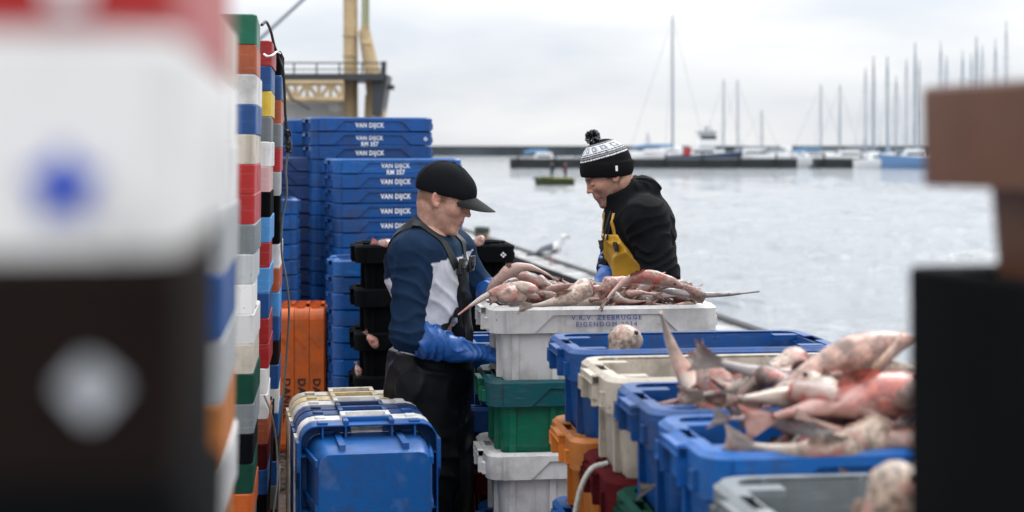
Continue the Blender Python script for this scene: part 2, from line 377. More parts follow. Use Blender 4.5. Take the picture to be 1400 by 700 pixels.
M_alu = plain('mast_alloy', (.20, .25, .30), .5, .0); M_red = plain('boat_red', (.4, .03, .03), .5); M_yel = plain('float_yellow', (.16, .18, .04), .6)
def hull_bm(Ln, Wd, H):
    bm = bmesh.new(); rows = []; n = 12
    for i in range(n+1):
        t = i/n; x = (t-.5)*Ln; w = Wd/2*(1-max(0, (t-.45)/.55)**2.2)*(.82+.18*min(1, t*3)); w = max(w, .03); h = H*(1+.35*t*t)
        rows.append([bm.verts.new((x+(.06*Ln*(z) if t > .8 else 0), y, zz)) for y, zz, z in ((-w, h, 1), (-w*.97, h*.5, .5), (-w*.6, -.3, 0), (0, -.45, 0), (w*.6, -.3, 0), (w*.97, h*.5, .5), (w, h, 1))])
    for a, b in zip(rows, rows[1:]):
        for k in range(6): bm.faces.new((a[k], a[k+1], b[k+1], b[k]))
        bm.faces.new((a[6], a[0], b[0], b[6]))
    bm.faces.new(rows[0][::-1]); bm.faces.new(rows[-1]); return bm
def cabin_bm(Ln, Wd, H, z0, x0):
    bm = bmesh.new(); vs = bx(bm, x0-Ln/2, x0+Ln/2, -Wd/2, Wd/2, z0, z0+H)
    for v in vs:
        if v.co.z > z0+H*.5: v.co.x = x0+(v.co.x-x0)*.8; v.co.y *= .8
    return bm
def boat(px, d, Ln, yaw, label, cat='sailboat', name='sailboat', mast=None, hull=None, cover=None, mr=.13, house=1.0, grp=None, wz=None):
    p = W(px, 210, d); r = put(name, None, loc=(p.x, d, WZ), rot=(0, 0, yaw)); tag(r, label, cat, grp)
    Wd = Ln*.3; H = Ln*.17
    k = round(Ln)
    put('hull', memo(('hull', k, hull and hull.name), lambda: fin(hull_bm(k, k*.3, k*.17), 'hull', hull or M_hull)), r)
    put('cabin', fin(cabin_bm(Ln*.38, Wd*.6, .75*house, H+.05, -.02*Ln), 'cabin', M_hull, False), r)
    bm = bmesh.new(); bx(bm, -.17*Ln, .12*Ln, -Wd*.285, Wd*.285, H+.25, H+.25+.3*house); put('window', fin(bm, 'window', M_win, False), r)
    if cover:
        bm = bmesh.new(); tube(bm, [(-.42*Ln, 0, H+1.2), (-.25*Ln, 0, H+1.45), (.06*Ln, 0, H+1.5)], [.2, .3, .22], 8); put('sail_cover', fin(bm, 'cover', cover), r)
    if mast:
        bm = bmesh.new(); tube(bm, [(.07*Ln, 0, H), (.07*Ln, 0, mast*.6), (.07*Ln, 0, mast)], [mr, mr*.85, mr*.5], 8)
        for z in (.5, .75): tube(bm, [(.07*Ln, -.75, mast*z), (.07*Ln, .75, mast*z)], .04, 5)
        mo = put('mast', fin(bm, 'mast', M_alu), r)
        bm = bmesh.new(); tube(bm, [(.07*Ln, 0, H+1.1), (-.36*Ln, 0, H+1.1)], .08, 6); put('boom', fin(bm, 'boom', M_alu), r)
        bm = bmesh.new()
        for q in ((.5*Ln, 0), (-.48*Ln, 0), (.02*Ln, Wd*.45), (.02*Ln, -Wd*.45)): tube(bm, [(q[0], q[1], H), (.07*Ln, 0, mast*.98)], .028, 4)
        put('rigging', fin(bm, 'rigging', M_alu), r)
    return r
masts = [(912, 20, 'tallest mast of all, just right of the bobble hat'), (985, 108, 'thin mast first to the right of the white workboat'), (1013, 108, 'thin mast second to the right of the white workboat'),
         (1037, 150, 'shortest mast on the long dark pontoon'), (1117, 115, 'mast above the gap between the two pontoons'), (1144, 115, 'mast over the left end of the shorter pontoon'),
         (1186, 92, 'left mast of a close pair over the shorter pontoon'), (1195, 77, 'right and taller mast of a close pair over the shorter pontoon'), (1213, 77, 'lone mast just right of the close pair'),
         (1227, 103, 'shorter mast above the blue hull'), (1242, 80, 'first of three close masts left of the brown box'), (1252, 58, 'middle and tallest of three close masts left of the brown box'),
         (1257, 82, 'last of three close masts left of the brown box'), (1288, 57, 'tall mast over the left corner of the brown box'), (1297, 76, 'shorter mast second along over the brown box'),
         (1317, 68, 'third mast along over the brown box'), (1328, 73, 'fourth mast along over the brown box'), (1337, 50, 'fifth mast along over the brown box, thick and tall'),
         (1346, 62, 'sixth mast along over the brown box'), (1362, 52, 'seventh mast along over the brown box'), (1376, 28, 'tallest mast over the brown box, nearest the right frame edge')]
for i, (px, py, lb) in enumerate(masts):
    d = 292+(i % 4)*11; mz = (CAMZ-(py-HOR)/FPX*d)-WZ; Ln = [11, 9, 10, 12][i % 4]
    if px in (912,): Ln = 15
    yaw = R(90 + [-14, 9, 20, -6][i % 4]) if px > 1150 else R([12, -20, 158, 30][i % 4])
    boat(px-.0, d, Ln, yaw, 'far sailboat with the '+lb, mast=mz, cover=[M_cov, M_gcov, None, M_navy][i % 4], mr=.24 if px in (912, 1195, 1213, 1252, 1337) else .16, grp='sailboats moored across the harbour')
boat(1203, 281, 9, R(5), 'white motorboat with a long low hull at the shorter pontoon', 'motorboat', 'motorboat', house=1.3)
boat(1250, 279, 11, R(172), 'pale blue hulled boat beside the brown box', 'boat', 'motorboat', hull=M_blueh, house=2.0)
for px, d, Ln, yw, lb, cv in [(745, 289, 9, 4, 'low boat under a blue tarpaulin left of the bobble hat', M_cov), (868, 290, 10, 10, 'low white motorboat just right of the hooded man', None),
                           (897, 291, 12, -8, 'white cabin motorboat below the tallest mast', M_gcov), (925, 292, 9, 170, 'small white motorboat left of the workboat', M_cov),
                           (1000, 290, 9, 5, 'small white motorboat right of the workboat', None), (1030, 291, 13, 175, 'long white motorboat at the middle of the pontoon', M_gcov),
                           (1062, 290, 9, 10, 'small covered motorboat at the right part of the long pontoon', M_gcov), (1082, 292, 8, 0, 'last small motorboat at the right end of the long pontoon', None),
                           (1101, 300, 10, 3, 'white motorboat in the gap between the pontoons', None), (1130, 293, 9, 5, 'first motorboat behind the left end of the shorter pontoon', M_gcov),
                           (1160, 292, 11, 172, 'second motorboat behind the shorter pontoon', M_gcov), (1180, 294, 9, 5, 'third motorboat behind the shorter pontoon', None)]:
    boat(px, d, Ln, R(yw), lb, 'motorboat', 'motorboat', cover=cv, house=1.6, grp='motorboats along the pontoons')
rb = random.Random(9)
for i in range(22):
    px = 846+i*17.6+rb.uniform(-4, 4); tall = rb.random()
    side = 'bobble hat' if px < 930 else ('long pontoon' if px < 1095 else 'shorter pontoon')
    nm = ('white', 'grey-covered', 'blue-covered', 'navy-hulled')[i % 4]
    boat(px, 296+rb.uniform(-2, 4), rb.choice([8, 9, 10, 11]), R(90+rb.uniform(-28, 28)), f'{nm} berthed boat, {ORD[i] if i else "first"} from the left along the marina pontoons', 'berthed boat', 'berthed_boat',
         hull=M_navy if i % 4 == 3 else (M_gcov if i % 4 == 1 else None), cover=(None, M_gcov, M_cov, None)[i % 4], house=rb.uniform(1.2, 3.2), mast=None if tall < .72 else rb.uniform(5, 8), mr=.09, grp='berthed boats along the pontoons')
# workboat with wheelhouse
r = boat(962, 288, 13, R(8), 'white workboat with a tall wheelhouse beside the dark pontoon', 'workboat', 'workboat', house=2.2, hull=M_navy)
bm = cabin_bm(3.4, 2.6, 2.4, 3.9, .6); put('wheelhouse', fin(bm, 'wheelhouse', M_hull, False), r)
bm = bmesh.new(); bx(bm, -.85, 2.05, -1.2, 1.2, 5.1, 5.8); put('wheelhouse_window', fin(bm, 'window', M_win, False), r)
bm = bmesh.new(); bx(bm, -1.2, 2.2, -1.4, 1.4, 6.32, 6.5); tube(bm, [(.5, 0, 6.5), (.5, 0, 7.4)], .12, 6); bx(bm, .1, .9, -.9, .9, 7.1, 7.25); put('roof', fin(bm, 'roof', M_gcov, False), r)
bm = bmesh.new(); bx(bm, -3.6, -2.2, -1, 1, 2.2, 3.6); put('deck_gear', fin(bm, 'gear', M_red, False), r)
# small open boat with two figures
dd = 150; p = W(759, 210, dd); r = put('open_boat', None, loc=(p.x, dd, WZ), rot=(0, 0, R(178))); tag(r, 'small yellow-green open boat out on the water left of the bobble hat', 'boat')
put('hull', fin(hull_bm(3.6, 1.5, .5), 'hull', plain('moss_green', (.05, .065, .02), .6, nscale=3)), r)
bm = bmesh.new(); tube(bm, [(-1.7, -.78, .55), (0, -.8, .58), (1.3, -.55, .72)], .09, 8); tube(bm, [(-1.7, .78, .55), (0, .8, .58), (1.3, .55, .72)], .09, 8); put('gunwale', fin(bm, 'gunwale', M_yel), r)
# ------------------------------------------------------------------ trawler behind the blue stacks
D = 38.0
tr = put('fishing_trawler', None, loc=(W(440, 210, D).x, D, WZ)); tag(tr, 'fishing trawler with a cream lattice gantry, tall mast and slanting derrick', 'trawler')
M_cream = plain('trawler_cream', (.52, .38, .21), .5, nscale=3, namt=.25); M_steel = plain('trawler_steel', (.035, .04, .045), .5); M_tw = plain('trawler_white', (.74, .75, .76), .5, nscale=1.5, namt=.12)
def Tl(px, py, dy=0): v = W(px, py, D+dy); return (v.x-tr.location.x, dy, v.z-WZ)
put('hull', fin(hull_bm(16, 6, 2.3), 'hull', plain('trawler_hull', (.02, .05, .12), .5)), tr, loc=(-7.2, 3, 0))
bm = bmesh.new(); a, b = Tl(330, 150), Tl(466, 205); bx(bm, a[0], b[0], .8, 4.2, 2.5, Tl(0, 139)[2]); dk = put('deckhouse', fin(bm, 'deckhouse', M_tw, False), tr)
for i in range(4):
    bm = bmesh.new(); x = a[0]+.4+i*.62; bx(bm, x, x+.36, .77, .8, b[2]-0.1, b[2]+.35); put('window', fin(bm, 'window', M_win, False), dk)
bm = bmesh.new(); tube(bm, [Tl(478, 330), Tl(478, 100), Tl(477, -60)], [.15, .145, .14], 14); tube(bm, [Tl(487, 330, .1), Tl(486, -60, .1)], .05, 8)
for y in (48, 75, 105, 134): tube(bm, [Tl(478, y), Tl(478, y+2)], .17, 14)
put('mast', fin(bm, 'mast', M_cream), tr)
bm = bmesh.new(); tube(bm, [Tl(520, 200), Tl(509, 100), Tl(498, 42)], [.22, .19, .14], 12); tube(bm, [Tl(503, 200), Tl(506, 130)], .12, 10); tube(bm, [Tl(497, 46), Tl(500, 35)], .1, 8)
tube(bm, [Tl(496, 60), Tl(508, 60)], .17, 10); put('derrick', fin(bm, 'derrick', M_cream), tr)
bm = bmesh.new()
for x in (496, 500, 503): tube(bm, [Tl(x, 40), Tl(x+.5, -60)], .035, 6)
put('hoist_cable', fin(bm, 'cable', plain('cable_khaki', (.32, .33, .2), .8)), tr)
g = put('gantry', None, tr)
bm = bmesh.new(); bx(bm, Tl(335, 0)[0], Tl(528, 0)[0], -.9, .9, Tl(0, 112)[2], Tl(0, 103)[2]); put('walkway', fin(bm, 'walkway', M_steel, False), g)
for yy in (-.85, .85):
    bm = bmesh.new(); tube(bm, [Tl(335, 113, yy), Tl(470, 113, yy)], .075, 8); tube(bm, [Tl(335, 136, yy), Tl(470, 136, yy)], .07, 8)
    xs = list(range(340, 470, 16))
    for i, x in enumerate(xs):
        tube(bm, [Tl(x, 113, yy), Tl(x, 136, yy)], .05, 6)
        if i+1 < len(xs): tube(bm, [Tl(x, 136 if i % 2 == 0 else 113, yy), Tl(xs[i+1], 113 if i % 2 == 0 else 136, yy)], .05, 6)
    put('lattice', fin(bm, 'lattice', M_cream), g)
bm = bmesh.new(); tube(bm, [Tl(335, 86, -.85), Tl(527, 86, -.85)], .02, 6); tube(bm, [Tl(335, 95, -.85), Tl(527, 95, -.85)], .014, 6)
for x in range(340, 530, 31): tube(bm, [Tl(x, 104, -.85), Tl(x, 86, -.85)], .02, 6)
put('railing', fin(bm, 'railing', M_steel), g)
bm = bmesh.new(); vs = bx(bm, Tl(512, 0)[0], Tl(533, 0)[0], -.7, .7, Tl(0, 158)[2], Tl(0, 104)[2])
for v in vs:
    if v.co.z < Tl(0, 130)[2] and v.co.x > Tl(520, 0)[0]: v.co.x -= .15
tube(bm, [Tl(524, 104), Tl(525, 84)], .07, 6); tube(bm, [Tl(528, 118), Tl(539, 120)], .07, 6); put('winch_housing', fin(bm, 'winch', M_steel, False), tr)
bm = bmesh.new(); tube(bm, [Tl(330, 75), Tl(372, 38), Tl(420, -6), Tl(470, -52)], .05, 6); put('stay', fin(bm, 'stay', plain('stay_grey', (.3, .33, .37), .6)), tr)
bm = bmesh.new(); tube(bm, cat([Tl(390, 118, -1.2), Tl(397, 133, -1.2), Tl(410, 141, -1.2), Tl(424, 150, -1.2)]), .03, 6); put('hose', fin(bm, 'hose', M_steel), tr)
bm = bmesh.new(); bmesh.ops.create_uvsphere(bm, u_segments=16, v_segments=10, radius=.2, matrix=Matrix.Translation(Tl(459, 144, .3))); put('float', fin(bm, 'float', M_tw), tr)

# ------------------------------------------------------------------ nested towers of empty boxes
def tower(colors, pitch, xr, d, ztop, yaw, gphrase, lab, lean=0, full_top=False, depth_pivot='fr', pref='', handles=True, sk=SK, txt=None, H=BH, jit=.003, last=True, flush=False):
    out = []
    for i, c in enumerate(colors):
        z = ztop-i*pitch
        if z-H < -.02 and i: break
        lb = lab(i, c)
        b = fish_box(c, lb, gphrase, full=False, handles=handles, sk=min(sk, pitch-.002) if not flush else pitch-.0015, H=H, plates=not flush, cr=.018 if flush else .055)
        jx, jy = random.uniform(-jit, jit), random.uniform(-jit, jit)
        X = (xr-700)/FPX*d
        lx = BL/2 if depth_pivot == 'fr' else -BL/2
        seat(b, yaw+random.uniform(-.012, .012), (lx, -BW/2, H), (X+jx-lean*i, d+jy, z), tilt=0)
        if txt: txt(b, i)
        out.append(b)
    return out
CN = {'bright_blue': 'bright blue', 'light_blue': 'light blue', 'pale_grey': 'pale grey', 'dark_green': 'dark green', 'dark_brown': 'dark brown'}
cn = lambda c: CN.get(c, c)
def lab_for(where): return lambda i, c: f'{cn(c)} fish box, {ORD[i]} from top of the {where}' if i else f'{cn(c)} fish box on top of the {where}'
def pad(lst, n, extra):
    lst = list(lst)
    while len(lst) < n: lst.append(extra[len(lst) % len(extra)])
    return lst
mixx = ['blue', 'white', 'red', 'grey', 'maroon', 'navy', 'black']
M_fadew = plain('worn_white_print', (.5, .52, .55), .6, nscale=50, namt=.3)
# near left: huge out-of-focus stack
NY = .5; NS = FPX/NY; NP = 308/NS
def near_print(b, i):
    if i == 4: add_print(b, memo('star', lambda: emblem_mesh(108/NS, M_bluep, 'star')), .4-158/NS, .28-208/NS, 'emblem', y=-BW/2-.002)
    if i == 3: add_print(b, memo('pwh', lambda: emblem_mesh(75/NS, M_white, 'star')), .4-150/NS, .28-250/NS, 'emblem', y=-BW/2-.002)
    if i == 5: add_print(b, memo('diam', lambda: emblem_mesh(84/NS, M_fadew, 'diamond')), .4-120/NS, .28-172/NS, 'emblem', y=-BW/2-.002)
ND = 1.0
ztn = CAMZ+(HOR-45)/NS+4*NP
tower(['white', 'blue', 'white', 'red', 'white', 'dark_brown', 'black', 'black', 'grey', 'blue', 'white', 'black', 'red', 'white', 'blue', 'grey', 'black', 'white', 'blue'], NP, 250, NY, ztn, vp(370),
      'boxes of the nearest stack at the left frame edge', lab_for('huge blurred stack at the left'), txt=near_print, jit=.0005, H=.28*ND, flush=True, handles=False)
tower(['cream', 'white', 'white', 'pale_grey', 'blue', 'pale_grey', 'amber', 'white', 'amber', 'white', 'white', 'pale_grey', 'blue', 'red', 'grey', 'white', 'blue', 'black', 'white', 'red'], .09, 304, 2.2, CAMZ+(HOR-16)/1000, vp(430),
      'boxes of the second stack on the left', lab_for('second blurred stack from the left'), flush=True, handles=False)
cC = pad(['green', 'rust', 'white', 'blue', 'cream', 'red', 'red', 'grey', 'pale_grey', 'white', 'white', 'cream', 'dark_green', 'grey', 'black', 'dark_green', 'orange'], 22, mixx)
tower(cC, .09, 351, 4.83, CAMZ+(HOR-20)/455, vp(430), 'boxes of the tall tower topped with green', lab_for('multicoloured tower topped with green'), lean=.0008, flush=True, handles=False, jit=.0015)
cD = pad(['red', 'blue', 'yellow', 'grey', 'white', 'pink', 'black', 'light_blue', 'red', 'light_blue', 'blue', 'red', 'red', 'white', 'white', 'rust', 'maroon', 'blue', 'black', 'maroon'], 22, mixx)
tower(cD, .09, 372, 5.74, CAMZ+(HOR-56)/383, vp(430), 'boxes of the narrow tower topped with red', lab_for('multicoloured tower topped with red'), lean=.0011, flush=True, handles=False, jit=.0015)
cE = pad(['black', 'blue', 'rust', 'grey', 'red', 'pale_grey', 'black', 'black', 'white', 'rust', 'light_blue', 'blue', 'dark_brown', 'blue', 'white', 'blue', 'dark_brown', 'blue', 'grey', 'maroon'], 22, mixx)
def eprint(b, i):
    if i == 14: add_print(b, memo('smudge', lambda: text_mesh('JR', .05, M_blk)), .36, BH-.045, 'lettering')
tower(cE, .0945, 385, 6.3, CAMZ+(HOR-70)/349.2, vp(430), 'boxes of the many-coloured tower topped with black', lab_for('multicoloured tower topped with black'), lean=.0009, txt=eprint, flush=True, handles=False, jit=.0015)

# ------------------------------------------------------------------ tall blue stacks
YB = vp(150)
T_vd = memo('vd', lambda: text_mesh('VAN DIJCK', .042, M_white, .82, space=1.1)); T_vd2 = memo('vd2', lambda: text_mesh('VAN DIJCK\nRM 357', .040, M_white, .82, space=1.1)); T_vdf = memo('vdf', lambda: text_mesh('VAN DIJCK', .042, M_fade, .82, space=1.1))
EMB = memo('emb', lambda: emblem_mesh(.03, M_white))
def vd(b, i, two=(1,), fade=(), emb=()):
    me = T_vd2 if i in two else (T_vdf if i in fade else T_vd)
    add_print(b, me, -.02, BH-.052+(.0 if i not in two else -.012), 'lettering')
    if i in emb: add_print(b, EMB, .345, BH-.05, 'emblem', y=-BW/2-.0095)
P = .0893
tower(['blue']*21, P, 425, 10.25, CAMZ+(HOR-160)/214.6, YB, 'blue boxes of the taller tall stack', lab_for('tallest blue stack behind the capped man'), depth_pivot='fl', txt=lambda b, i: vd(b, i, (1,), (), (1,)))
tower(['bright_blue']+['blue']*18, P, 456, 9.7, CAMZ+(HOR-217.5)/226.8+.002, YB, 'blue boxes of the stack behind the capped man', lab_for('blue stack directly behind the cap'), depth_pivot='fl', txt=lambda b, i: vd(b, i, (0,), (0, 5)), jit=.002)
tower(['blue']*21, P, 392, 10.9, CAMZ+(HOR-163)/201.8, YB, 'blue boxes of the rear stack', lab_for('rear blue stack left of the tallest one'), depth_pivot='fl')
tower(['blue']*17, P, 409, 9.5, CAMZ+(HOR-272)/231.6, vp(300), 'blue boxes of the low stack beside the cable', lab_for('blue stack beside the hanging cable'))
tower(['navy']*19, P, 440, 10.35, CAMZ+(HOR-215)/213, YB, 'dark blue boxes of the hidden stack', lab_for('dark blue stack between the tall ones'))
tower(['bright_blue']+['blue']*13, P, 455, 8.7, CAMZ+(HOR-356)/252.9, vp(300), 'blue boxes of the short stack', lab_for('short blue stack left of the black boxes'), depth_pivot='fl')

# ------------------------------------------------------------------ black stack
BP = .218
def pallet(world_c, yaw, h, label, w=BL+.02, dpt=BW+.02):
    r = put('pallet', None, loc=(world_c[0], world_c[1], 0), rot=(0, 0, yaw)); tag(r, label, 'pallet', 'wooden pallets under the stacks')
    M = memo('pwood', lambda: plain('pallet_wood', (.2, .14, .09), .85, nscale=12, namt=.5))
    bm = bmesh.new()
    for k in range(5):
        y = -dpt/2+.045+k*(dpt-.09)/4; bx(bm, -w/2, w/2, y-.035, y+.035, h-.02, h)
    put('deck_board', fin(bm, 'deck', M, False), r)
    bm = bmesh.new()
    for x in (-w/2+.05, 0, w/2-.05): bx(bm, x-.045, x+.045, -dpt/2+.01, dpt/2-.01, .0, h-.022)
    put('block', fin(bm, 'block', M, False), r)
def full_stack(specs, zt, pitch, corner, d, yaw, gphrase, H=BH, side='fl', pal=None):
    out = []; X = (corner-700)/FPX*d; lx = -BL/2 if side == 'fl' else BL/2
    for i, (c, lb) in enumerate(specs):
        b = fish_box(c, lb, gphrase, full=True, H=H, rimc='teal' if c == 'green' else None)
        seat(b, yaw+random.uniform(-.01, .01), (lx, -BW/2, H), (X+random.uniform(-.006, .006), d+random.uniform(-.004, .004), zt-i*pitch)); out.append(b)
    if pal:
        c = out[-1].matrix_world @ Vector((0, 0, 0)); pallet(c, yaw, max(.04, c.z-.004), pal)
    return out
bs = full_stack([('black', f'black fish box, {w} of the stack behind the capped man') for w in ('topmost', 'second', 'third', 'fourth', 'fifth')], CAMZ-(336-HOR)/FPX*8.0, BP, 485, 8.0, vp(430), 'black boxes stacked behind the capped man', H=.24,
                pal='wooden pallet under the black boxes')
add_print(bs[0], EMB, .34, .24-.05, 'emblem', y=-BW/2-.0095)
tb = memo('ents', lambda: text_mesh('MENTS', .035, M_white))
# nearer black stack, seen between the man and the white boxes
ns = full_stack([('black', f'black fish box, {w} of the stack between capped man and white boxes') for w in ('topmost', 'second', 'third', 'lowest')], CAMZ-(507-HOR)/FPX*6.75, .22, 609, 6.75, vp(430), 'black printed boxes behind the white box stack', H=.24, side='fl')
pallet(ns[-1].matrix_world @ Vector((0, 0, 0)), vp(430), max(.03, (ns[-1].matrix_world @ Vector((0, 0, 0))).z-.004), 'wooden pallet under the printed black boxes')
add_print(ns[0], tb, -.31, .24-.115, 'lettering', y=-BW/2+.015); add_print(ns[1], tb, -.31, .24-.125, 'lettering', y=-BW/2+.015)
add_print(ns[2], memo('tra', lambda: text_mesh('D TRA\nTTLE F', .042, M_white)), -.32, .24-.13, 'lettering', y=-BW/2+.015)

# ------------------------------------------------------------------ white box with the catch, and what it stands on
YR = vp(430)
zs = full_stack([('white', 'long white fish box heaped with fish in front of both men'), ('green', 'green fish box directly under the long white box'), ('white', 'white fish box under the green one'), ('blue', 'blue fish box at the foot of the white and green stack')],
                1.162, .249, 668, 5.47, YR, 'stack under the heaped white box', pal='wooden pallet under the white and green stack')
add_print(zs[0], memo('vrv', lambda: text_mesh('V.R.V. ZEEBRUGGE\nEIGENDOM 2014', .0225, plain('worn_blue_print', (.02, .05, .30), .6), 1.0, space=1.35, off=0)), .0, BH-.048, 'lettering', y=-BW/2-.0095)
dz = full_stack([('blue', 'blue fish box under the capped man\'s glove'), ('blue', 'blue fish box second down under the glove'), ('maroon', 'maroon fish box low beside the capped man\'s legs'), ('maroon', 'maroon fish box at the bottom under the glove stack')],
                .965, .238, 641, 6.05, YR, 'narrow stack beside the capped man', pal='wooden pallet under the glove stack')
dz[1].location.x -= .035
# right row of stacks running towards the camera
row = [(4.5, 1.137, [('blue', 'blue fish box with one fish head showing, in front of the long white box'), ('amber', 'orange fish box under the blue box with the fish head'), ('blue', 'blue fish box low beneath the orange one'), ('white', 'white fish box at the bottom under the orange one')], 'first'),
       (3.94, 1.137, [('cream', 'dirty cream fish box between two blue ones'), ('maroon', 'maroon fish box beneath the dirty cream box'), ('amber', 'orange fish box beneath the maroon one'), ('blue', 'blue fish box at the bottom under the cream stack')], 'second'),
       (3.45, 1.137, [('blue', 'deep blue fish box right of the dirty cream box'), ('dark_green', 'dark green fish box under the deep blue box'), ('white', 'white fish box under the dark green one'), ('blue', 'blue fish box at the bottom under the dark green one')], 'third'),
       (2.97, 1.137, [('bright_blue', 'bright blue fish box heaped with large fish in the foreground'), ('blue', 'blue fish box under the foreground blue box'), ('black', 'black fish box under the foreground blue boxes'), ('white', 'white fish box at the bottom of the foreground stack')], 'fourth'),
       (2.49, 1.105, [('grey', 'grey fish box at the bottom right corner of the picture'), ('blue', 'blue fish box under the grey corner box'), ('white', 'white fish box under the grey corner stack'), ('black', 'black fish box at the bottom of the grey corner stack')], 'fifth')]
RB = []
for d, zt, sp, nm in row:
    cx = 430+.722*FPX/d
    RB.append(full_stack(sp, zt, .25, cx, d, YR, f'boxes of the {nm} stack in the right-hand row', pal=f'wooden pallet under the {nm} stack of the right-hand row'))
# rope handle on the maroon box
b = RB[1][1]; bm = bmesh.new(); tube(bm, cat([(-.4, -.19, .25), (-.445, -.2, .235), (-.47, -.17, .16), (-.475, -.12, .03), (-.45, -.11, -.08)], 8), .0065, 8)
tag(put('rope_loop', fin(bm, 'rope', plain('rope_white', (.6, .58, .52), .9, nscale=120)), loc=b.matrix_world.translation+Vector((.0, 0, .06)), rot=(0, 0, YR)), 'white rope loop hanging over the corner of the maroon box', 'rope')

# ------------------------------------------------------------------ boxes standing on end
def end_box(c, lb, grp, M, full=True): 
    b = fish_box(c, lb, grp, full=full); b.matrix_world = M; return b
# orange trio: open side to the right, long axis upright
PRE = Matrix(((0, 0, 1), (0, 1, 0), (-1, 0, 0))).to_4x4()
T_dan = text_mesh('DANIELLE', .06, M_blk, space=1.15)
for i in range(3):
    x1 = 445-i*20.5; d = 8.9; wpt = Vector(((x1-700)/FPX*d, d, .02))
    b = fish_box('orange', ['orange fish box standing on end, rightmost of three', 'orange fish box standing on end, middle one of three', 'orange fish box standing on end, leftmost of three beside the cable'][i], 'orange boxes standing on end', full=False)
    seat(b, vp(520), (BL/2, -BW/2, BH), wpt, PRE)
    o = put('lettering', T_dan, b); o.matrix_local = Matrix.Translation((.13, -BW/2-.0018, BH-.05)) @ FRONT
# foreground nest seen from underneath
PRE2 = Matrix(((0, 1, 0), (0, 0, 1), (1, 0, 0))).to_4x4()
YF = vp(285)
nest = [('bright_blue', 'bright blue fish box on end, nearest of the nest with its underside showing'), ('white', 'white fish box on end directly behind the nearest blue one'), ('blue', 'third box on end from the front, dull blue'),
        ('navy', 'fourth box on end from the front, darker blue'), ('white', 'fifth box on end from the front, white'), ('mustard', 'sixth box on end from the front, yellowish'), ('cream', 'rearmost box on end in the nest, scuffed cream')]
fx, fy = (505-700)/422, FPX/422
for i, (c, lb) in enumerate(nest):
    dy = i*.108
    b = fish_box(c, lb, 'boxes nested on end in the foreground', full=(i == 0))
    seat(b, YF, (-BL/2, 0, BH-SK), (fx-math.sin(YF)*dy, fy+math.cos(YF)*dy, .012), PRE2)

# ------------------------------------------------------------------ near right dark stack
YN = vp(120)+R(90)
nr = []
for i, (c, dz_, ox, lb) in enumerate([('brown', 0, 0, 'brown fish box, topmost of the blurred stack at the right'), ('black', .166, -.012, 'black fish box second in the blurred stack at the right frame edge'),
                                      ('black', .166+.27, -.012, 'black fish box third in the blurred right-hand stack'), ('black', .166+.54, -.012, 'black fish box fourth in the blurred right-hand stack'), ('black', .166+.81, -.012, 'black fish box fifth in the blurred right-hand stack')]
                                     + [('black', .166+1.08, -.012, 'black fish box at the bottom of the blurred right-hand stack')]):
    b = fish_box(c, lb, 'boxes of the dark stack at the right frame edge', full=False, handles=False, sk=.0905 if i == 0 else .266, plates=False, cr=.02); nr.append(b)
    # far end of the long left-hand side
    X = (1250-700)/FPX*1.5; z = CAMZ+(HOR-121)/FPX*1.5-dz_
    seat(b, YN, (BL/2, BW/2, BH), (X+ox, 1.5, z))
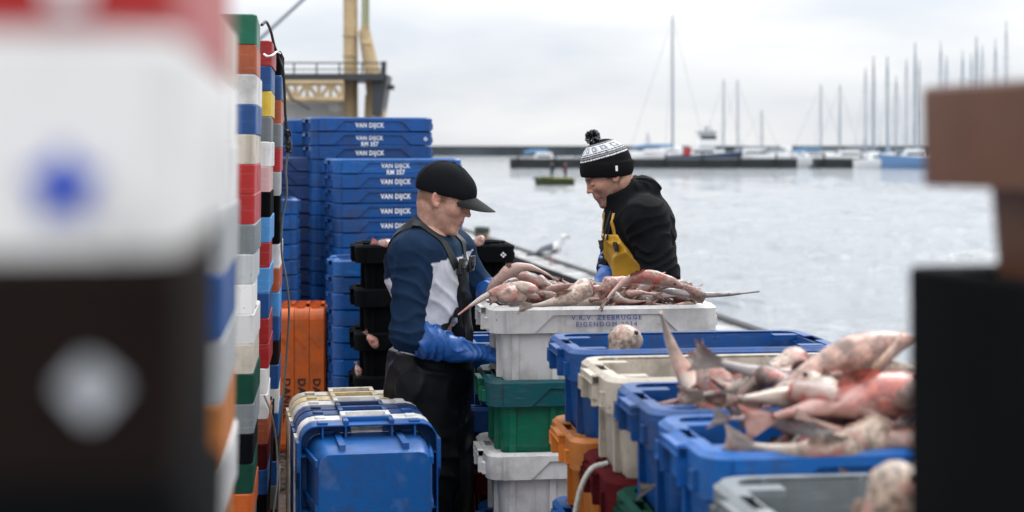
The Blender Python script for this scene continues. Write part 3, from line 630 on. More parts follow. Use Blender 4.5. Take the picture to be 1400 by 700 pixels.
# loose net scraps on the ground by the orange boxes
# ------------------------------------------------------------------ implicit surfaces (smooth blends meshed by surface nets)
def surfnet(f, lo, hi, h):
    lo = np.array(lo, float); hi = np.array(hi, float); n = np.ceil((hi-lo)/h).astype(int)+1
    ax = [(lo[k]+h*np.arange(n[k])).astype(np.float32) for k in range(3)]
    V = np.empty(n, np.float32); step = max(1, int(400000/(n[1]*n[2])))
    Yg, Zg = np.meshgrid(ax[1], ax[2], indexing='ij')
    for i in range(0, n[0], step):
        xs = ax[0][i:i+step]; m = len(xs)
        P = np.empty((m, n[1], n[2], 3), np.float32); P[..., 0] = xs[:, None, None]; P[..., 1] = Yg; P[..., 2] = Zg
        V[i:i+m] = f(P.reshape(-1, 3)).reshape(m, n[1], n[2])
    S = V < 0; c = [S[a:n[0]-1+a, b:n[1]-1+b, d:n[2]-1+d] for a in (0, 1) for b in (0, 1) for d in (0, 1)]
    cnt = sum(x.astype(np.int8) for x in c); act = (cnt > 0) & (cnt < 8); I = np.argwhere(act); idx = -np.ones(act.shape, np.int64); idx[act] = np.arange(len(I))
    acc = np.zeros((len(I), 3)); num = np.zeros(len(I))
    offs = [(a, b, d) for a in (0, 1) for b in (0, 1) for d in (0, 1)]
    for o in offs:
        for k in range(3):
            if o[k]: continue
            q = list(o); q[k] = 1
            va = V[I[:, 0]+o[0], I[:, 1]+o[1], I[:, 2]+o[2]]; vb = V[I[:, 0]+q[0], I[:, 1]+q[1], I[:, 2]+q[2]]
            m = (va < 0) != (vb < 0); t = np.where(m, va/np.where(m, va-vb, 1), 0)
            p = np.tile(np.array(o, float), (len(I), 1)); p[:, k] += t; acc[m] += p[m]; num[m] += 1
    vert = lo+h*(I+acc/num[:, None]); faces = []
    for k in range(3):
        u, w = [(1, 2), (2, 0), (0, 1)][k]
        sl0 = [slice(1, n[j]-1) for j in range(3)]; sl0[k] = slice(0, n[k]-1); sl1 = list(sl0); sl1[k] = slice(1, n[k])
        A = S[tuple(sl0)]; B = S[tuple(sl1)]; E = np.argwhere(A != B)
        if not len(E): continue
        off = np.ones(3, int); off[k] = 0; G = E+off; fl = A[E[:, 0], E[:, 1], E[:, 2]]
        def at(du, dw):
            g = G.copy(); g[:, u] -= du; g[:, w] -= dw; return idx[g[:, 0], g[:, 1], g[:, 2]]
        q = np.stack([at(1, 1), at(0, 1), at(0, 0), at(1, 0)], 1); q[~fl] = q[~fl][:, ::-1]; faces.append(q)
    F = np.concatenate(faces) if faces else np.zeros((0, 4), int)
    F = F[(F >= 0).all(1)]
    return vert, F
def mesh_np(name, V, F, mat, colf=None, origin=(0, 0, 0)):
    me = bpy.data.meshes.new(name); Vo = (V-np.array(origin)).astype(np.float32)
    me.vertices.add(len(V)); me.vertices.foreach_set('co', Vo.ravel()); me.loops.add(F.size); me.polygons.add(len(F))
    me.loops.foreach_set('vertex_index', F.astype(np.int32).ravel()); me.polygons.foreach_set('loop_start', (np.arange(len(F))*4).astype(np.int32))
    me.update(calc_edges=True); me.polygons.foreach_set('use_smooth', np.ones(len(F), bool)); me.materials.append(mat)
    if colf is not None:
        C = np.ones((len(V), 4), np.float32); C[:, :3] = colf(V); a = me.attributes.new('Tint', 'FLOAT_COLOR', 'POINT'); a.data.foreach_set('color', C.ravel())
    me.validate(); return me
def ell(P, c, r, M=None):
    q = P-np.array(c, np.float32)
    if M is not None: q = q @ np.array(M, np.float32)
    r = np.array(r, np.float32); a = np.linalg.norm(q/r, axis=1); b = np.linalg.norm(q/(r*r), axis=1)+1e-9; return a*(a-1)/b
def cone(P, a, b, ra, rb):
    a = np.array(a, np.float32); b = np.array(b, np.float32); ab = b-a; t = np.clip(((P-a) @ ab)/(ab @ ab), 0, 1)
    return np.linalg.norm(P-a-t[:, None]*ab, axis=1)-(ra+(rb-ra)*t)
def smin(a, b, k):
    h = np.clip(.5+.5*(b-a)/k, 0, 1); return b*(1-h)+a*h-k*h*(1-h)
def smax(a, b, k): return -smin(-a, -b, k)
def blend(k, *ds):
    r = ds[0]
    for d in ds[1:]: r = smin(r, d, k)
    return r
def wob(P, s, ph=0.0):                 # cheap smooth noise -1..1
    x, y, z = P[:, 0]*s, P[:, 1]*s, P[:, 2]*s
    a = np.sin(x*1.3+2.1*np.sin(y*.9+ph)+ph)+np.sin(y*1.7+1.7*np.sin(z*1.1+ph*2))+np.sin(z*1.5+1.9*np.sin(x*.8-ph)); return a/3
def folds(P, d, s, ph=0, warp=2.0):    # ridged folds whose crests run across direction d
    t = P @ np.array(d, np.float32); w = wob(P, s*.35, ph); return (1-np.abs(np.sin(t*s+warp*2.2*w+ph)))**1.6
def tinted(name, rough=.6, bump=.0, bscale=300, sss=0, nvar=.15, nscale=25, sheen=0, spec=.5, weave=False):
    m, n, b, add = nodes(name); at = add('ShaderNodeAttribute', attribute_name='Tint'); tcn = add('ShaderNodeTexCoord')
    nz = add('ShaderNodeTexNoise', {'Vector': tcn.outputs['Object'], 'Scale': float(nscale), 'Detail': 6.0}); mr = add('ShaderNodeMapRange', {0: nz.outputs[0], 1: .3, 2: .7, 3: 1-nvar, 4: 1+nvar})
    hs = add('ShaderNodeHueSaturation', {'Color': at.outputs['Color'], 'Value': mr.outputs[0]}); n.links.new(hs.outputs[0], b.inputs['Base Color'])
    b.inputs['Roughness'].default_value = rough; b.inputs['Sheen Weight'].default_value = sheen; b.inputs['Specular IOR Level'].default_value = spec
    if sss: b.inputs['Subsurface Weight'].default_value = sss; b.inputs['Subsurface Radius'].default_value = (.012, .004, .002); b.inputs['Subsurface Scale'].default_value = .6
    if bump:
        nb = add('ShaderNodeTexNoise', {'Vector': tcn.outputs['Object'], 'Scale': float(bscale), 'Detail': 4.0}); bp = add('ShaderNodeBump', {'Height': nb.outputs[0], 'Strength': bump, 'Distance': .003}); n.links.new(bp.outputs[0], b.inputs['Normal'])
    return m
M_skin = tinted('skin', .48, .3, 420, sss=.08, nvar=.16, nscale=70); M_cloth = tinted('cloth', .85, .3, 500, nvar=.2, nscale=14, spec=.1)
M_oil = tinted('oilskin', .32, .15, 60, nvar=.25, nscale=10); M_rub = tinted('rubber_glove', .38, .3, 90, nvar=.2, nscale=20); M_knit = tinted('knit', .95, .6, 420, nvar=.3, nscale=120, spec=.15)
M_black_oil = tinted('black_oilskin', .42, .2, 60, nvar=.3, nscale=9, spec=.18)
M_web = plain('webbing', (.012, .016, .018), .6, nscale=90, namt=.4, bump=.3, bscale=300); M_buckle = plain('buckle', (.02, .02, .022), .3); M_metal = plain('buckle_metal', (.5, .5, .5), .3, 1.0)
def frame(yaw, pitch):                # columns: forward, left, up  (forward dips by pitch)
    F = Vector((math.cos(yaw)*math.cos(pitch), math.sin(yaw)*math.cos(pitch), -math.sin(pitch))); Lf = Vector((-math.sin(yaw), math.cos(yaw), 0)); U = F.cross(Lf)
    return np.array([F, Lf, U], np.float32).T
# ---- head in its own frame: +x face, +y left, +z up, metres
def head_sdf(q, ne=(0, 0, -.16)):
    A = lambda x, y, z: np.array((x, y, z), np.float32)
    s = q.copy(); s[:, 1] = np.abs(s[:, 1])
    d = ell(q, (-.008, 0, .035), (.098, .076, .086))
    d = smin(d, ell(q, (.032, 0, -.025), (.060, .058, .078)), .03)
    d = smin(d, ell(q, (-.03, 0, -.02), (.062, .062, .06)), .03)
    d = smin(d, cone(s, A(-.008, .050, -.040), A(.062, .018, -.096), .015, .014), .022)
    d = smin(d, ell(q, (.073, 0, -.100), (.020, .024, .017)), .018)
    d = smin(d, ell(s, (.058, .041, -.018), (.026, .020, .020)), .02)
    d = smin(d, cone(s, A(.086, .008, .022), A(.076, .040, .026), .010, .009), .012)
    d = smax(d, -ell(s, (.100, .031, .003), (.020, .019, .012)), .012)
    d = smin(d, ell(s, (.079, .031, .001), (.0125, .014, .0105)), .004)      # lids
    d = smax(d, -cone(s, A(.0925, .022, -.0045), A(.087, .042, -.004), .0014, .001), .0015)
    d = smin(d, cone(q, A(.086, 0, .020), A(.105, 0, -.019), .0072, .0078), .010)
    d = smin(d, ell(q, (.1065, 0, -.0225), (.0092, .0090, .0085)), .006)
    d = smin(d, ell(s, (.096, .0105, -.0265), (.009, .0068, .0068)), .005)
    d = smax(d, -ell(s, (.104, .0065, -.0345), (.006, .0035, .004)), .002)
    d = smin(d, ell(q, (.078, 0, -.058), (.020, .028, .019)), .012)
    d = smin(d, ell(q, (.0835, 0, -.044), (.0115, .020, .014)), .010); d = smin(d, ell(q, (.0765, 0, -.080), (.015, .022, .012)), .010)
    qm = q.copy(); qm[:, 2] += 26*q[:, 1]**2
    d = smin(d, ell(qm, (.0895, 0, -.0545), (.0070, .020, .0042)), .005)
    d = smin(d, ell(qm, (.0872, 0, -.0650), (.0075, .017, .0046)), .005)
    d = smax(d, -ell(qm, (.104, 0, -.0602), (.014, .020, .0010)), .002)
    d = smin(d, cone(q, A(-.022, 0, -.05), A(*ne), .056, .057), .03)
    # ear
    th = R(12); e = s-np.array((-.010, .074, -.004), np.float32); ex = e.copy(); ex[:, 0] = e[:, 0]*math.cos(th)+e[:, 2]*math.sin(th); ex[:, 2] = -e[:, 0]*math.sin(th)+e[:, 2]*math.cos(th); ex[:, 1] = e[:, 1]-.25*(-ex[:, 0])
    ear = ell(ex, (0, .006, .004), (.0175, .0075, .029)); ear = smin(ear, ell(ex, (.004, .005, -.020), (.010, .006, .010)), .006)
    ear = smax(ear, -ell(ex, (.003, .013, .004), (.010, .008, .018)), .004); ear = smin(ear, ell(ex, (.010, .007, -.002), (.004, .004, .007)), .003)
    d = smin(d, ear, .004); return d
def head_col(q, skin, stub, hair):
    n = len(q); C = np.tile(np.array(skin, np.float32), (n, 1)); x, y, z = q[:, 0], np.abs(q[:, 1]), q[:, 2]
    def g(cx, cy, cz, r): return np.exp(-(((x-cx)**2+(y-cy)**2+(z-cz)**2)/(r*r)))
    red = np.clip(g(.068, .045, -.03, .028)*.28+g(.112, 0, -.026, .014)*.5+g(-.012, .082, 0, .026)*.6, 0, 1)[:, None]
    C = C*(1-red)+C*np.array((1.05, .68, .62))*red
    lip = ((x > .083) & (y < .021) & (z < -.0495) & (z > -.0715)).astype(float)[:, None]; C = C*(1-lip*.7)+np.array((.33, .11, .09))*lip*.7
    st = (np.clip((-.022-z)/.05, 0, 1)*np.clip((x+.02)/.03, 0, 1)*np.clip((z+.14)/.03, 0, 1))[:, None]*(1-lip)*stub; st = st*(.85+.3*wob(q, 260, 1)[:, None]); C = C*(1-st)+np.array((.085, .058, .046))*st
    br = (np.exp(-((z-.026)/.0055)**2)*(x > .058)*(y > .010)*(y < .055))[:, None]; C = C*(1-br*.9)+np.array(hair)*br*.9
    la = (np.exp(-((z+.0045+.6*np.maximum(0, .084-x)*0)/.0026)**2)*(x > .070)*(y > .016)*(y < .050))[:, None]; C = C*(1-la*.85)+np.array((.02, .012, .01))*la*.85
    hr = (np.clip((.000-x)/.012, 0, 1)*np.clip((z+.062+.03*np.sin(x*30))/.012, 0, 1)*(y < .077+.004))[:, None]*np.clip(1-g(-.01, .082, 0, .02)*3, 0, 1)[:, None]
    sb = (np.clip((.030-x)/.01, 0, 1)*np.clip((x+.01)/.01, 0, 1)*np.clip((z+.012)/.01, 0, 1))[:, None]
    h = np.clip(hr+sb, 0, 1)*.85; C = C*(1-h)+np.array(hair)*h; return C
def build_part(name, f, lo, hi, h, mat, parent, origin, col):
    V, F = surfnet(f, lo, hi, h)
    cf = col if callable(col) else (lambda V: np.tile(np.array(col, np.float32), (len(V), 1)))
    return put(name, mesh_np(name, V, F, mat, cf, origin), parent)
def finger_set(P, wrist, dirv, palmn, size=1.0, side=1, curl=.6, extra=0.0):
    """glove/hand: palm, four unequal bent fingers, thumb from the side of the palm near its base"""
    d = np.array(Vector(dirv).normalized()); n = np.array(Vector(palmn).normalized()); s = np.cross(n, d)*side; w = np.array(wrist); r = size
    M = np.array([d, s, n], np.float32).T
    out = ell(P, w+d*.048*r, (.055*r+extra, .044*r+extra, .019*r+extra), M); out = smin(out, cone(P, w-d*.02, w+d*.02*r, .029*r+extra, .028*r+extra), .02)
    for k, (o, ln) in enumerate(((-.031, .068), (-.011, .078), (.010, .073), (.030, .056))):
        a = w+d*.088*r+s*o*r; ang = curl*.5; b = a+(d*math.cos(ang)+n*math.sin(ang)+s*o*.6)*ln*.45*r; ang2 = curl*1.25
        c = b+(d*math.cos(ang2)+n*math.sin(ang2))*ln*.33*r; ang3 = curl*1.9; e = c+(d*math.cos(ang3)+n*math.sin(ang3))*ln*.27*r
        fr = (.0098 if k < 3 else .0085)*r+extra
        fg = smin(smin(cone(P, a-d*.02*r, b, fr*1.08, fr), cone(P, b, c, fr, fr*.93), .004), cone(P, c, e, fr*.93, fr*.82), .004); out = smin(out, fg, .005)
    a = w+d*.018*r-s*.026*r; b = a+(d*.6-s*.75+n*.35)*.042*r; c = b+(d*.9-s*.25+n*.5)*.034*r
    th = smin(cone(P, a, b, .0145*r+extra, .0115*r+extra), cone(P, b, c, .0115*r+extra, .009*r+extra), .005); return smin(out, th, .010)
# ------------------------------------------------------------------ man in the cap (faces right, turned a little to the camera)
D1 = 5.9; B1 = Vector(((592-700)/FPX*D1, D1, 0))
def q1(px, py, dd=0.0):
    v = W(px, py, D1); return np.array((v.x, D1+dd, v.z), np.float32)
man1 = put('person', None, loc=B1); tag(man1, 'person in black cap, navy and white top and black bib overalls, sorting at the stacks', 'person')
YAW1 = R(-20); T1 = frame(YAW1, R(6)); HF1 = frame(R(-10), R(21))
HO1 = q1(607, 272)
f1, l1, u1 = T1[:, 0], T1[:, 1], T1[:, 2]
neck1 = q1(589, 318); chest1 = q1(586, 378); belly1 = q1(592, 448); hip1 = q1(588, 510)
shN, shF = q1(567, 345, -.155), q1(618, 344, .165)
elN, wrN = q1(562, 447, -.23), q1(622, 468, -.20)
elF, wrF = q1(652, 400, .20), q1(690, 412, .05)
hnN = wrN; 
kneeN, kneeF = q1(590, 640, -.10), q1(610, 640, .10); ankN, ankF = q1(576, 832, -.12), q1(612, 832, .12)
def torso1(P, o=0.0):
    d = ell(P, chest1, (.115+o, .165+o, .17+o), T1)
    d = smin(d, ell(P, chest1-u1*.01-f1*.055+u1*.05, (.10+o, .15+o, .14+o), T1), .05)
    d = smin(d, cone(P, shN, shF, .068+o, .068+o), .07)
    d = smin(d, cone(P, neck1-u1*.01, chest1, .062+o, .11+o), .05)
    d = smin(d, cone(P, q1(583, 316), q1(575, 345), .060+o, .085+o), .04)
    d = smin(d, ell(P, belly1, (.118+o, .15+o, .15+o), T1), .08)
    return smin(d, ell(P, hip1, (.128+o, .165+o, .14+o), T1), .07)
def arms1(P, o=0.0):
    a = smin(cone(P, shN, elN, .064+o, .050+o), cone(P, elN, wrN, .048+o, .034+o), .03)
    b = smin(cone(P, shF, elF, .062+o, .05+o), cone(P, elF, wrF, .05+o, .034+o), .03); return a, b
def legs1(P, o=0.0):
    a = smin(cone(P, hip1-l1*.08-u1*.05, kneeN, .088+o, .062+o), cone(P, kneeN, ankN, .06+o, .045+o), .03)
    b = smin(cone(P, hip1+l1*.08-u1*.05, kneeF, .088+o, .062+o), cone(P, kneeF, ankF, .06+o, .045+o), .03); return np.minimum(a, b)
def headP(P, HO, HF, k=1.0): return (P-HO) @ HF / k
def skin_body(HO, HF, torso, arms, legs, hands, parent, origin, skin, stub, hair, lo, hi, k=1.0, mirror=1, ne=(0, 0, -.16)):
    hl = HO-.19; hh = HO+.17
    V1, F1 = surfnet(lambda P: head_sdf(headP(P, HO, HF, k), ne)*k, hl, hh, .0028)
    C1 = head_col((V1-HO) @ HF / k, skin, stub, hair)
    def g(P):
        a, b = arms(P, -.016); return np.minimum(blend(.03, torso(P, -.018), a, b, legs(P, -.012)), hands(P))
    V2, F2 = surfnet(g, lo, hi, .011)
    V = np.concatenate([V1, V2]); F = np.concatenate([F1, F2+len(V1)]); C = np.concatenate([C1, np.tile(np.array(skin), (len(V2), 1))])
    return put('body', mesh_np('body', V, F, M_skin, lambda v: C, origin), parent)
hand1 = lambda P: np.minimum(finger_set(P, wrN+np.array((.02, 0, -.005)), (1, .05, -.10), (0, .25, -1), .92, 1, .5), finger_set(P, wrF, (1, -.3, -.45), (0, -.4, -1), .92, 1, .6))
lo1 = (B1.x-.42, D1-.42, 0.02); hi1 = (B1.x+.5, D1+.42, 1.52)
SK1 = (.53, .30, .225)
skin_body(HO1, HF1, torso1, arms1, legs1, hand1, man1, B1, SK1, .12, (.16, .085, .045), lo1, hi1)
# top
def shirt1(P):
    a, b = arms1(P, .006); t = torso1(P, .004)
    fa = .007*folds(P, (.35, .1, 1), 60, .4, 1.1); fb = .006*folds(P, (.5, .1, .9), 50, 2.0, 1.1); ft = .007*folds(P, (.7, .2, .75), 38, 1.3, 1.1)
    d = blend(.035, t-ft, a-fa, b-fb)
    hq = (P-HO1) @ HF1
    nn = f1*.50+u1*.86; cb = q1(588, 322); collar = smax(cone(P, cb-nn*.03, cb+nn*.045, .078, .064), -cone(P, cb, cb+nn*.2, .0585, .0585), .004)
    d = smin(d, collar, .018)
    d = smax(d, (P-q1(591, 307)) @ nn, .005)
    d = smax(d, -((P-hip1) @ u1+.02), .005)
    for w, dv in ((wrN, wrN-elN), (wrF, wrF-elF)):
        dn = dv/np.linalg.norm(dv); d = np.where((np.linalg.norm(P-w, axis=1) < .14), smax(d, (P-w) @ dn+.03, .004), d)
    return d
def shirt1_col(V):
    C = np.tile(np.array((.008, .023, .055), np.float32), (len(V), 1))
    a, b = arms1(V, .006); t = torso1(V, .004); q = (V-chest1) @ T1
    isT = (t < np.minimum(a, b)+.004) | (q[:, 2] < -.13)
    line = q[:, 2] < .045+.45*q[:, 0]+.012*np.sin(q[:, 1]*9)
    w = (isT & line & (np.minimum(a, b) > .012)); C[w] = (.56, .57, .63)
    blue2 = (np.minimum(a, b) < t) & (wob(V, 9, 1) > .2); C[blue2] = (.010, .033, .078)
    pk = w & (q[:, 0] > .04) & (q[:, 2] < -.05) & (q[:, 2] > -.15) & (q[:, 1] < .03) & (q[:, 1] > -.04); C[pk] = (.03, .10, .25)
    yk = ((V-q1(591, 307)) @ (f1*.50+u1*.86) > -.028) & (np.abs(q[:, 1]) < .1); C[yk] = (.01, .03, .06)
    return C
build_part('top', shirt1, lo1, (hi1[0], hi1[1], 1.52), .006, M_cloth, man1, B1, shirt1_col)
# overalls with bib, boots
def over1(P):
    t = torso1(P, .020)-.010*folds(P, (.3, .1, 1), 30, .2); q = (P-chest1) @ T1
    waist = q[:, 2]+.27; bib = np.maximum(np.maximum(q[:, 2]-.055, np.abs(q[:, 1]-.012)-(.050-.06*(q[:, 2]+.1))), .075-q[:, 0])
    t = np.maximum(t, np.minimum(waist, bib))
    leg = legs1(P, .035)-.014*folds(P, (.2, .3, 1), 22, 1.0)
    skirt = cone(P, hip1+f1*.0, hip1-u1*.42+f1*.0, .145, .135)-.01*folds(P, (.8, .6, .1), 26, 2)
    return np.maximum(smin(smin(t, leg, .04), np.maximum(skirt, waist), .03), .16-P[:, 2])
build_part('overalls', over1, (lo1[0], lo1[1], .14), (hi1[0], hi1[1], 1.32), .008, M_black_oil, man1, B1, (.006, .007, .009))
for s, k, a in ((-1, kneeN, ankN), (1, kneeF, ankF)):
    def bt(P, k=k, a=a):
        ft = a.copy(); ft[2] = .055; toe = ft+f1*.19; toe[2] = .045
        return np.maximum(blend(.03, cone(P, k*.35+a*.65, ft, .065, .055), cone(P, ft-f1*.04, toe, .05, .042)), .012-P[:, 2])
    build_part('boot', bt, (a[0]-.16, a[1]-.22, 0), (a[0]+.36, a[1]+.22, .5), .009, M_rub, man1, B1, (.015, .02, .016))
# gloves
def gl1(P):
    d = smin(cone(P, elN*.55+wrN*.45, wrN, .060, .043)-.012*folds(P, (1, .2, .3), 60, .5), finger_set(P, wrN+np.array((.02, 0, -.005)), (1, .05, -.10), (0, .25, -1), 1.16, 1, .5, .003)-.003*folds(P, (1, .3, 0), 90, 1), .025); return d
build_part('glove', gl1, (wrN[0]-.22, wrN[1]-.16, wrN[2]-.16), (wrN[0]+.27, wrN[1]+.16, wrN[2]+.14), .0042, M_rub, man1, B1, (.010, .085, .32))
def gl2(P): return smin(cone(P, elF*.5+wrF*.5, wrF, .058, .043)-.008*folds(P, (1, .2, .3), 60, .5), finger_set(P, wrF, (1, -.3, -.45), (0, -.4, -1), 1.12, 1, .6, .003), .02)
build_part('glove', gl2, (wrF[0]-.2, wrF[1]-.18, wrF[2]-.2), (wrF[0]+.25, wrF[1]+.16, wrF[2]+.14), .005, M_rub, man1, B1, (.010, .085, .32))
# cap
def cap_parts(HO, HF, parent, origin, col):
    def crown(P):
        q = (P-HO) @ HF; d = ell(q, (-.012, 0, .040), (.110, .088, .096)); d = smin(d, ell(q, (.052, 0, .042), (.054, .068, .058)), .03)
        d = np.minimum(d, np.maximum(ell(q, (-.012, 0, .040), (.1128, .0908, .0988)), np.abs(q[:, 1])-.0022))
        d = np.minimum(d, np.maximum(ell(q, (-.012, 0, .040), (.1123, .0903, .0983)), np.abs(np.abs(q[:, 1])*.85-np.abs(q[:, 0]+.012)*.5)-.0018))
        d = np.minimum(d, ell(q, (-.012, 0, .1365), (.009, .009, .005)))
        cut = .017+.14*q[:, 0]-q[:, 2]
        d = smax(d, cut, .003); return np.maximum(d, -ell(q, (-.01, 0, .03), (.1, .08, .092)))
    build_part('cap_crown', crown, HO-.15, HO+.16, .003, M_cloth, parent, origin, col)
    bm = bmesh.new(); rows = []; nu, nv = 16, 8
    for lay in (0, 1):
        g = []
        for j in range(nv+1):
            v = j/nv; row = []
            for i in range(nu+1):
                a = (i/nu-.5)*2; y = a*(.079-.004*v); x0 = .040+.064*math.sqrt(max(0, 1-(a*.93)**2)); x1 = .045+.150*math.sqrt(max(0, 1-a*a*.97))
                x = x0+(x1-x0)*v; z = .050-.24*max(0, x-.1)-.034*a*a*(1+.35*v)-lay*.0035
                p = Vector(HO)+Vector(HF @ np.array((x, y, z)))-Vector(origin); row.append(bm.verts.new(p))
            g.append(row)
        rows.append(g)
    for lay, g in enumerate(rows):
        for j in range(nv):
            for i in range(nu):
                f = (g[j][i], g[j][i+1], g[j+1][i+1], g[j+1][i]); bm.faces.new(f if lay == 0 else f[::-1])
    A, Bb = rows
    for i in range(nu): bm.faces.new((A[nv][i], A[nv][i+1], Bb[nv][i+1], Bb[nv][i])); bm.faces.new((A[0][i+1], A[0][i], Bb[0][i], Bb[0][i+1]))
    for j in range(nv): bm.faces.new((A[j][0], A[j+1][0], Bb[j+1][0], Bb[j][0])); bm.faces.new((A[j+1][nu], A[j][nu], Bb[j][nu], Bb[j+1][nu]))
    put('cap_brim', fin(bm, 'brim', plain('cap_cloth', tuple(col), .85, nscale=60, namt=.3, bump=.3, bscale=400)), parent)
cap_parts(HO1, HF1, man1, B1, (.005, .006, .008))
# straps laid on the shirt surface
def snap(P3, sdf, out=.004, it=12):
    p = np.array(P3, np.float32)[None, :]
    for _ in range(it):
        v = sdf(p)[0]-out; e = .003; g = np.array([sdf(p+np.eye(3, dtype=np.float32)[k]*e)[0]-sdf(p-np.eye(3, dtype=np.float32)[k]*e)[0] for k in range(3)]); n = g/(np.linalg.norm(g)+1e-9); p = p-(n*v)[None, :]*.8
    return p[0], n
def strap(name, pts, sdf, width, mat, parent, origin, thick=.0025, nn=8):
    bm = bmesh.new(); path = cat(pts, nn); S = [snap(p, sdf, .003) for p in path]; rows = []
    for i, (p, n) in enumerate(S):
        a = S[max(i-1, 0)][0]; b = S[min(i+1, len(S)-1)][0]; t = b-a; t = t/(np.linalg.norm(t)+1e-9); s = np.cross(n, t); s = s/(np.linalg.norm(s)+1e-9); o = np.array(origin)
        rows.append([bm.verts.new(Vector(p+s*w*width/2+n*h-o)) for w, h in ((-1, 0), (-1, thick), (1, thick), (1, 0))])
    for a, b in zip(rows, rows[1:]):
        for k in range(4): bm.faces.new((a[k], a[(k+1) % 4], b[(k+1) % 4], b[k]))
    bm.faces.new(rows[0][::-1]); bm.faces.new(rows[-1]); return put(name, fin(bm, name, mat, ang=50), parent)
def tp(T, c, x, y, z): return tuple(c+T[:, 0]*x+T[:, 1]*y+T[:, 2]*z)
surf1 = lambda P: np.minimum(shirt1(P), over1(P))
for s in (-1, 1):
    strap('strap', [tp(T1, chest1, .14, s*.045+.01, .03), tp(T1, chest1, .12, s*.062, .09), tp(T1, chest1, .07, s*.092, .17), tp(T1, chest1, 0, s*.10, .205), tp(T1, chest1, -.08, s*.07, .17), tp(T1, chest1, -.14, s*.02, .06), tp(T1, chest1, -.15, 0, -.08)],
          surf1, .036, M_web, man1, B1)
    c = snap(tp(T1, chest1, .14, s*.049+.008, .06), surf1, .008)[0]-np.array(B1)
    bm = bmesh.new(); Mb = Matrix([list(T1[0])+[c[0]], list(T1[1])+[c[1]], list(T1[2])+[c[2]], [0, 0, 0, 1]])
    bx(bm, -.005, .005, -.023, .023, -.028, .028, Mb, .002); bx(bm, .005, .009, -.017, .017, -.008, .008, Mb, .001); put('buckle', fin(bm, 'buckle', M_buckle), man1)
strap('chest_strap', [tp(T1, chest1, .13, -.03, -.10), tp(T1, chest1, .10, -.10, -.17), tp(T1, chest1, .03, -.15, -.225), tp(T1, chest1, -.05, -.15, -.25)], lambda P: shirt1(P), .03, M_web, man1, B1)

# ------------------------------------------------------------------ man in the bobble hat (faces left, leaning over the catch)
D2 = 6.57; B2 = Vector(((884-700)/FPX*D2, D2, 0))
def q2(px, py, dd=0.0):
    v = W(px, py, D2); return np.array((v.x, D2+dd, v.z), np.float32)
man2 = put('person', None, loc=B2); tag(man2, 'person in striped bobble hat, black hoodie and yellow bib, bent over the fish', 'person')
T2 = frame(R(180+22), R(16)); HF2 = frame(R(180+8), R(27)); HO2 = q2(832, 240)
f2, l2, u2 = T2[:, 0], T2[:, 1], T2[:, 2]
neck2 = q2(857, 280); chest2 = q2(872, 322); belly2 = q2(884, 385); hip2 = q2(897, 440)
sN, sF = q2(878, 297, -.17), q2(858, 295, .17)          # his left shoulder is nearest the camera
eN, wN = q2(897, 372, -.235), q2(862, 408, -.22); eF, wF = q2(848, 345, .20), q2(831, 380, .02)
kN2, kF2 = q2(880, 590, -.1), q2(890, 590, .1); aN2, aF2 = q2(888, 750, -.12), q2(905, 750, .12)
def torso2(P, o=0.0):
    d = ell(P, chest2, (.118+o, .17+o, .165+o), T2); d = smin(d, ell(P, chest2-f2*.04+u2*.04, (.10+o, .155+o, .13+o), T2), .05)
    d = smin(d, cone(P, sN, sF, .072+o, .072+o), .07); d = smin(d, cone(P, neck2, chest2, .065+o, .11+o), .05)
    d = smin(d, ell(P, belly2, (.122+o, .158+o, .15+o), T2), .08); return smin(d, ell(P, hip2, (.13+o, .165+o, .14+o), T2), .07)
def arms2(P, o=0.0):
    return (smin(cone(P, sN, eN, .068+o, .056+o), cone(P, eN, wN, .054+o, .036+o), .03), smin(cone(P, sF, eF, .066+o, .052+o), cone(P, eF, wF, .05+o, .036+o), .03))
def legs2(P, o=0.0):
    a = smin(cone(P, hip2+l2*.08, kN2, .088+o, .062+o), cone(P, kN2, aN2, .06+o, .045+o), .03); b = smin(cone(P, hip2-l2*.08, kF2, .088+o, .062+o), cone(P, kF2, aF2, .06+o, .045+o), .03); return np.minimum(a, b)
hand2 = lambda P: np.minimum(finger_set(P, wN, (-.7, -.45, -.35), (0, 0, -1), .92, 1, .5), finger_set(P, wF, (-.6, -.5, -.6), (0, 0, -1), .92, 1, .5))
lo2 = (B2.x-.42, D2-.48, .02); hi2 = (B2.x+.36, D2+.42, 1.62)
skin_body(HO2, HF2, torso2, arms2, legs2, hand2, man2, B2, (.47, .25, .175), .62, (.03, .02, .015), lo2, hi2, k=.97, ne=(-.035, 0, -.15))
